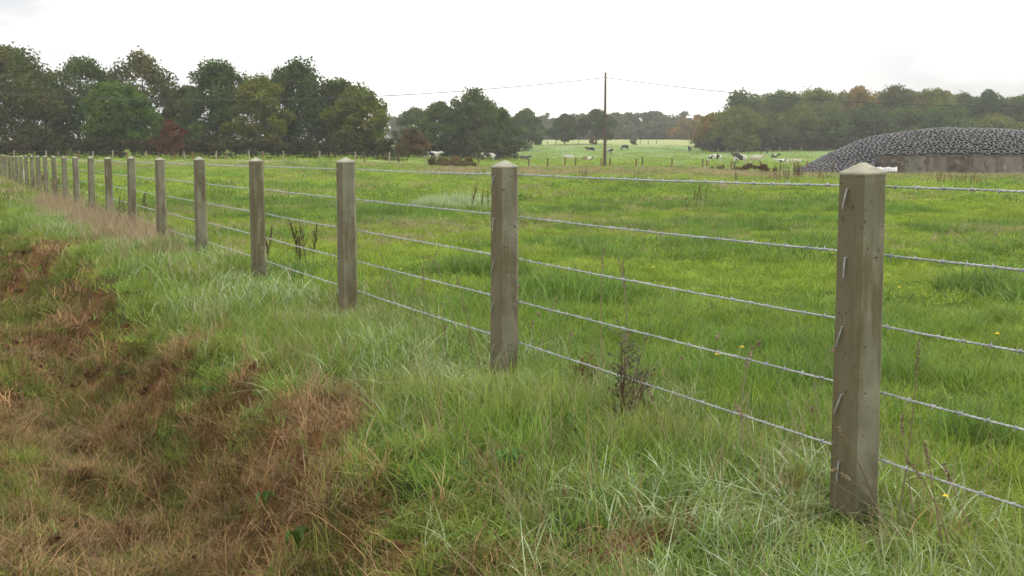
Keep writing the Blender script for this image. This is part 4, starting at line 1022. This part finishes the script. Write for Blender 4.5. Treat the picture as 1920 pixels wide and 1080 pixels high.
for q, (px, py, lab) in enumerate([(1868, 660, 'largest yellow flower by the wires at the right edge'), (1560, 493, 'yellow flower just left of the nearest post'), (1390, 692, 'right one of two yellow flowers between the nearest posts'), (1345, 708, 'left one of two yellow flowers between the nearest posts'),
                                   (1155, 468, 'tiny yellow flower halfway between the two nearest posts'), (1225, 524, 'tiny yellow flower below the second wire'), (1430, 392, 'faint yellow flower far out in the pasture'), (1770, 1000, 'yellow flower at the lower right by the lowest wire'), (1685, 566, 'tiny yellow flower right of the nearest post'), (752, 528, 'yellow flower between the second and third posts')]):
    flower(px, py, .018 if py < 900 else .011, lab)
# broad leaves lying in the bank grass
G_DOCKLEAF = leaf_mat('broad_leaf', (.05, .11, .02), (.10, .19, .035), None, 1, .35, .02, .5)
def rosette(px, py, r_, lab, seed):
    x, y, z = on_ground(px, py); g = np.random.default_rng(seed); b = MB()
    for q in range(6):
        a = q * 1.05 + g.normal(0, .2); c, s_ = math.cos(a), math.sin(a); L = r_ * g.uniform(.7, 1.1); V = []
        for f, w in ((0, .04), (.25, .16), (.55, .26), (.85, .17), (1, .02)):
            zc = .03 + .10 * math.sin(f * 2.6)
            for sd, dz in ((-1, .012), (0, 0), (1, .012)): V.append((c * L * f - s_ * sd * w * L, s_ * L * f + c * sd * w * L, zc + dz))
        b.add(V, [(i_ * 3 + k, i_ * 3 + k + 1, i_ * 3 + k + 4, i_ * 3 + k + 3) for i_ in range(4) for k in (0, 1)], None, g.random())
    tag(b.build('broadleaf_weed', G_DOCKLEAF, None, True, (x, y, z)), lab, 'weed', 'broad leaved weeds on the bank')
rosette(955, 905, .075, 'flat broad leaved weed near the brown patch below the second post', 1)
rosette(1080, 830, .07, 'broad leaved weed in the long grass right of the second post', 2)
rosette(560, 1050, .07, 'broad leaved weed at the bottom of the ditch bank', 3)
rosette(395, 765, .06, 'dark broad leaved weed on the ditch slope', 4)
rosette(500, 1005, .05, 'small broad leaved weed low in the ditch', 5)
# white plastic tube beside a far post
x, y, z = on_ground(44, 352); b = MB(); b.tube([(0, 0, 0), (0, 0, .62), (.01, 0, .7)], .05, 10); tag(b.build('plant_guard', solid('white_tube', (.6, .6, .6), (.5, .5, .5), 3, .6, .3), None, True, (x, y, z)), 'white plastic tube standing beside a far left post', 'plant guard')

# ------------------------------------------------------------------ haze
hm, nt, ns, ls = new_mat('haze'); pv = nd(ns, 'ShaderNodeVolumePrincipled', inp={'Density': .00034, 'Anisotropy': .3}); pv.inputs['Color'].default_value = (.95, .95, .94, 1)
out = nd(ns, 'ShaderNodeOutputMaterial'); ls.new(pv.outputs[0], out.inputs['Volume'])
b = MB(); b.box((0, 400, 17), (1900, 1500, 38)); hz_o = b.build('haze', hm); tag(hz_o, kind='stuff')

# ------------------------------------------------------------------ sky, sun, camera
SUN_EL, SUN_AZ = R(42), R(62)      # azimuth clockwise from the viewing direction
w = bpy.data.worlds.new('World'); SC.world = w; w.use_nodes = True
ns, ls = w.node_tree.nodes, w.node_tree.links; ns.clear()
sky = nd(ns, 'ShaderNodeTexSky', sky_type='NISHITA', sun_disc=False, sun_elevation=SUN_EL, sun_rotation=SUN_AZ)
tc = nd(ns, 'ShaderNodeTexCoord'); sx = nd(ns, 'ShaderNodeSeparateXYZ'); ls.new(tc.outputs['Generated'], sx.inputs[0])
# overcast: three times brighter overhead than at the horizon
lift = nd(ns, 'ShaderNodeMapRange', inp={'From Min': .0, 'From Max': 1.0, 'To Min': 1.0, 'To Max': 1.9}); ls.new(sx.outputs[2], lift.inputs['Value'])
mp = nd(ns, 'ShaderNodeMapping'); mp.inputs['Scale'].default_value = (1.3, 1.3, 5.5); mp.inputs['Location'].default_value = (.35, .2, .6); ls.new(tc.outputs['Generated'], mp.inputs[0])
cn = ramp(ns, ls, noise(ns, ls, 2.1, mp.outputs[0], 5, .55), .38, .62)
ab = nd(ns, 'ShaderNodeMath', operation='SUBTRACT', inp={1: .08}); ls.new(sx.outputs[0], ab.inputs[0])
aa = nd(ns, 'ShaderNodeMath', operation='ABSOLUTE'); ls.new(ab.outputs[0], aa.inputs[0])
am = nd(ns, 'ShaderNodeMath', operation='MULTIPLY'); ls.new(ramp(ns, ls, aa.outputs[0], .0, .28), am.inputs[0]); ls.new(cn, am.inputs[1])
cc = mixc(ns, ls, am.outputs[0], (10.6, 10.25, 9.7), (4.5, 4.5, 4.6))
mul = nd(ns, 'ShaderNodeVectorMath', operation='SCALE'); ls.new(cc, mul.inputs[0]); ls.new(lift.outputs[0], mul.inputs['Scale'])
mixs = mixc(ns, ls, .88, sky.outputs[0], mul.outputs[0])
bg = nd(ns, 'ShaderNodeBackground', inp={'Strength': .1}); ls.new(mixs, bg.inputs[0]); out = nd(ns, 'ShaderNodeOutputWorld'); ls.new(bg.outputs[0], out.inputs[0])
sl = bpy.data.lights.new('sun', 'SUN'); sl.energy = 1.2; sl.angle = R(18); sl.color = (1, .95, .86)
so = bpy.data.objects.new('sun', sl); COL.objects.link(so)
dirv = Vector((math.sin(SUN_AZ) * math.cos(SUN_EL), math.cos(SUN_AZ) * math.cos(SUN_EL), math.sin(SUN_EL)))
so.rotation_euler = dirv.to_track_quat('Z', 'Y').to_euler(); so.location = (20, -20, 60)
cd = bpy.data.cameras.new('camera'); co = bpy.data.objects.new('camera', cd); COL.objects.link(co)
cd.sensor_width = 36; cd.lens = 36 * F / 1920; cd.clip_start = .05; cd.clip_end = 8000
co.location = (0, 0, EYE); co.rotation_euler = (math.pi / 2 - PITCH, 0, 0); SC.camera = co
SC.view_settings.view_transform = 'Standard'; SC.view_settings.look = 'None'; SC.view_settings.exposure = .75; SC.view_settings.gamma = 1
SC.cycles.max_bounces = 4; SC.cycles.diffuse_bounces = 3; SC.cycles.glossy_bounces = 2; SC.cycles.transmission_bounces = 3; SC.cycles.volume_bounces = 0; SC.cycles.transparent_max_bounces = 4
SC.cycles.use_denoising = True; SC.cycles.use_adaptive_sampling = True; SC.cycles.adaptive_threshold = .025
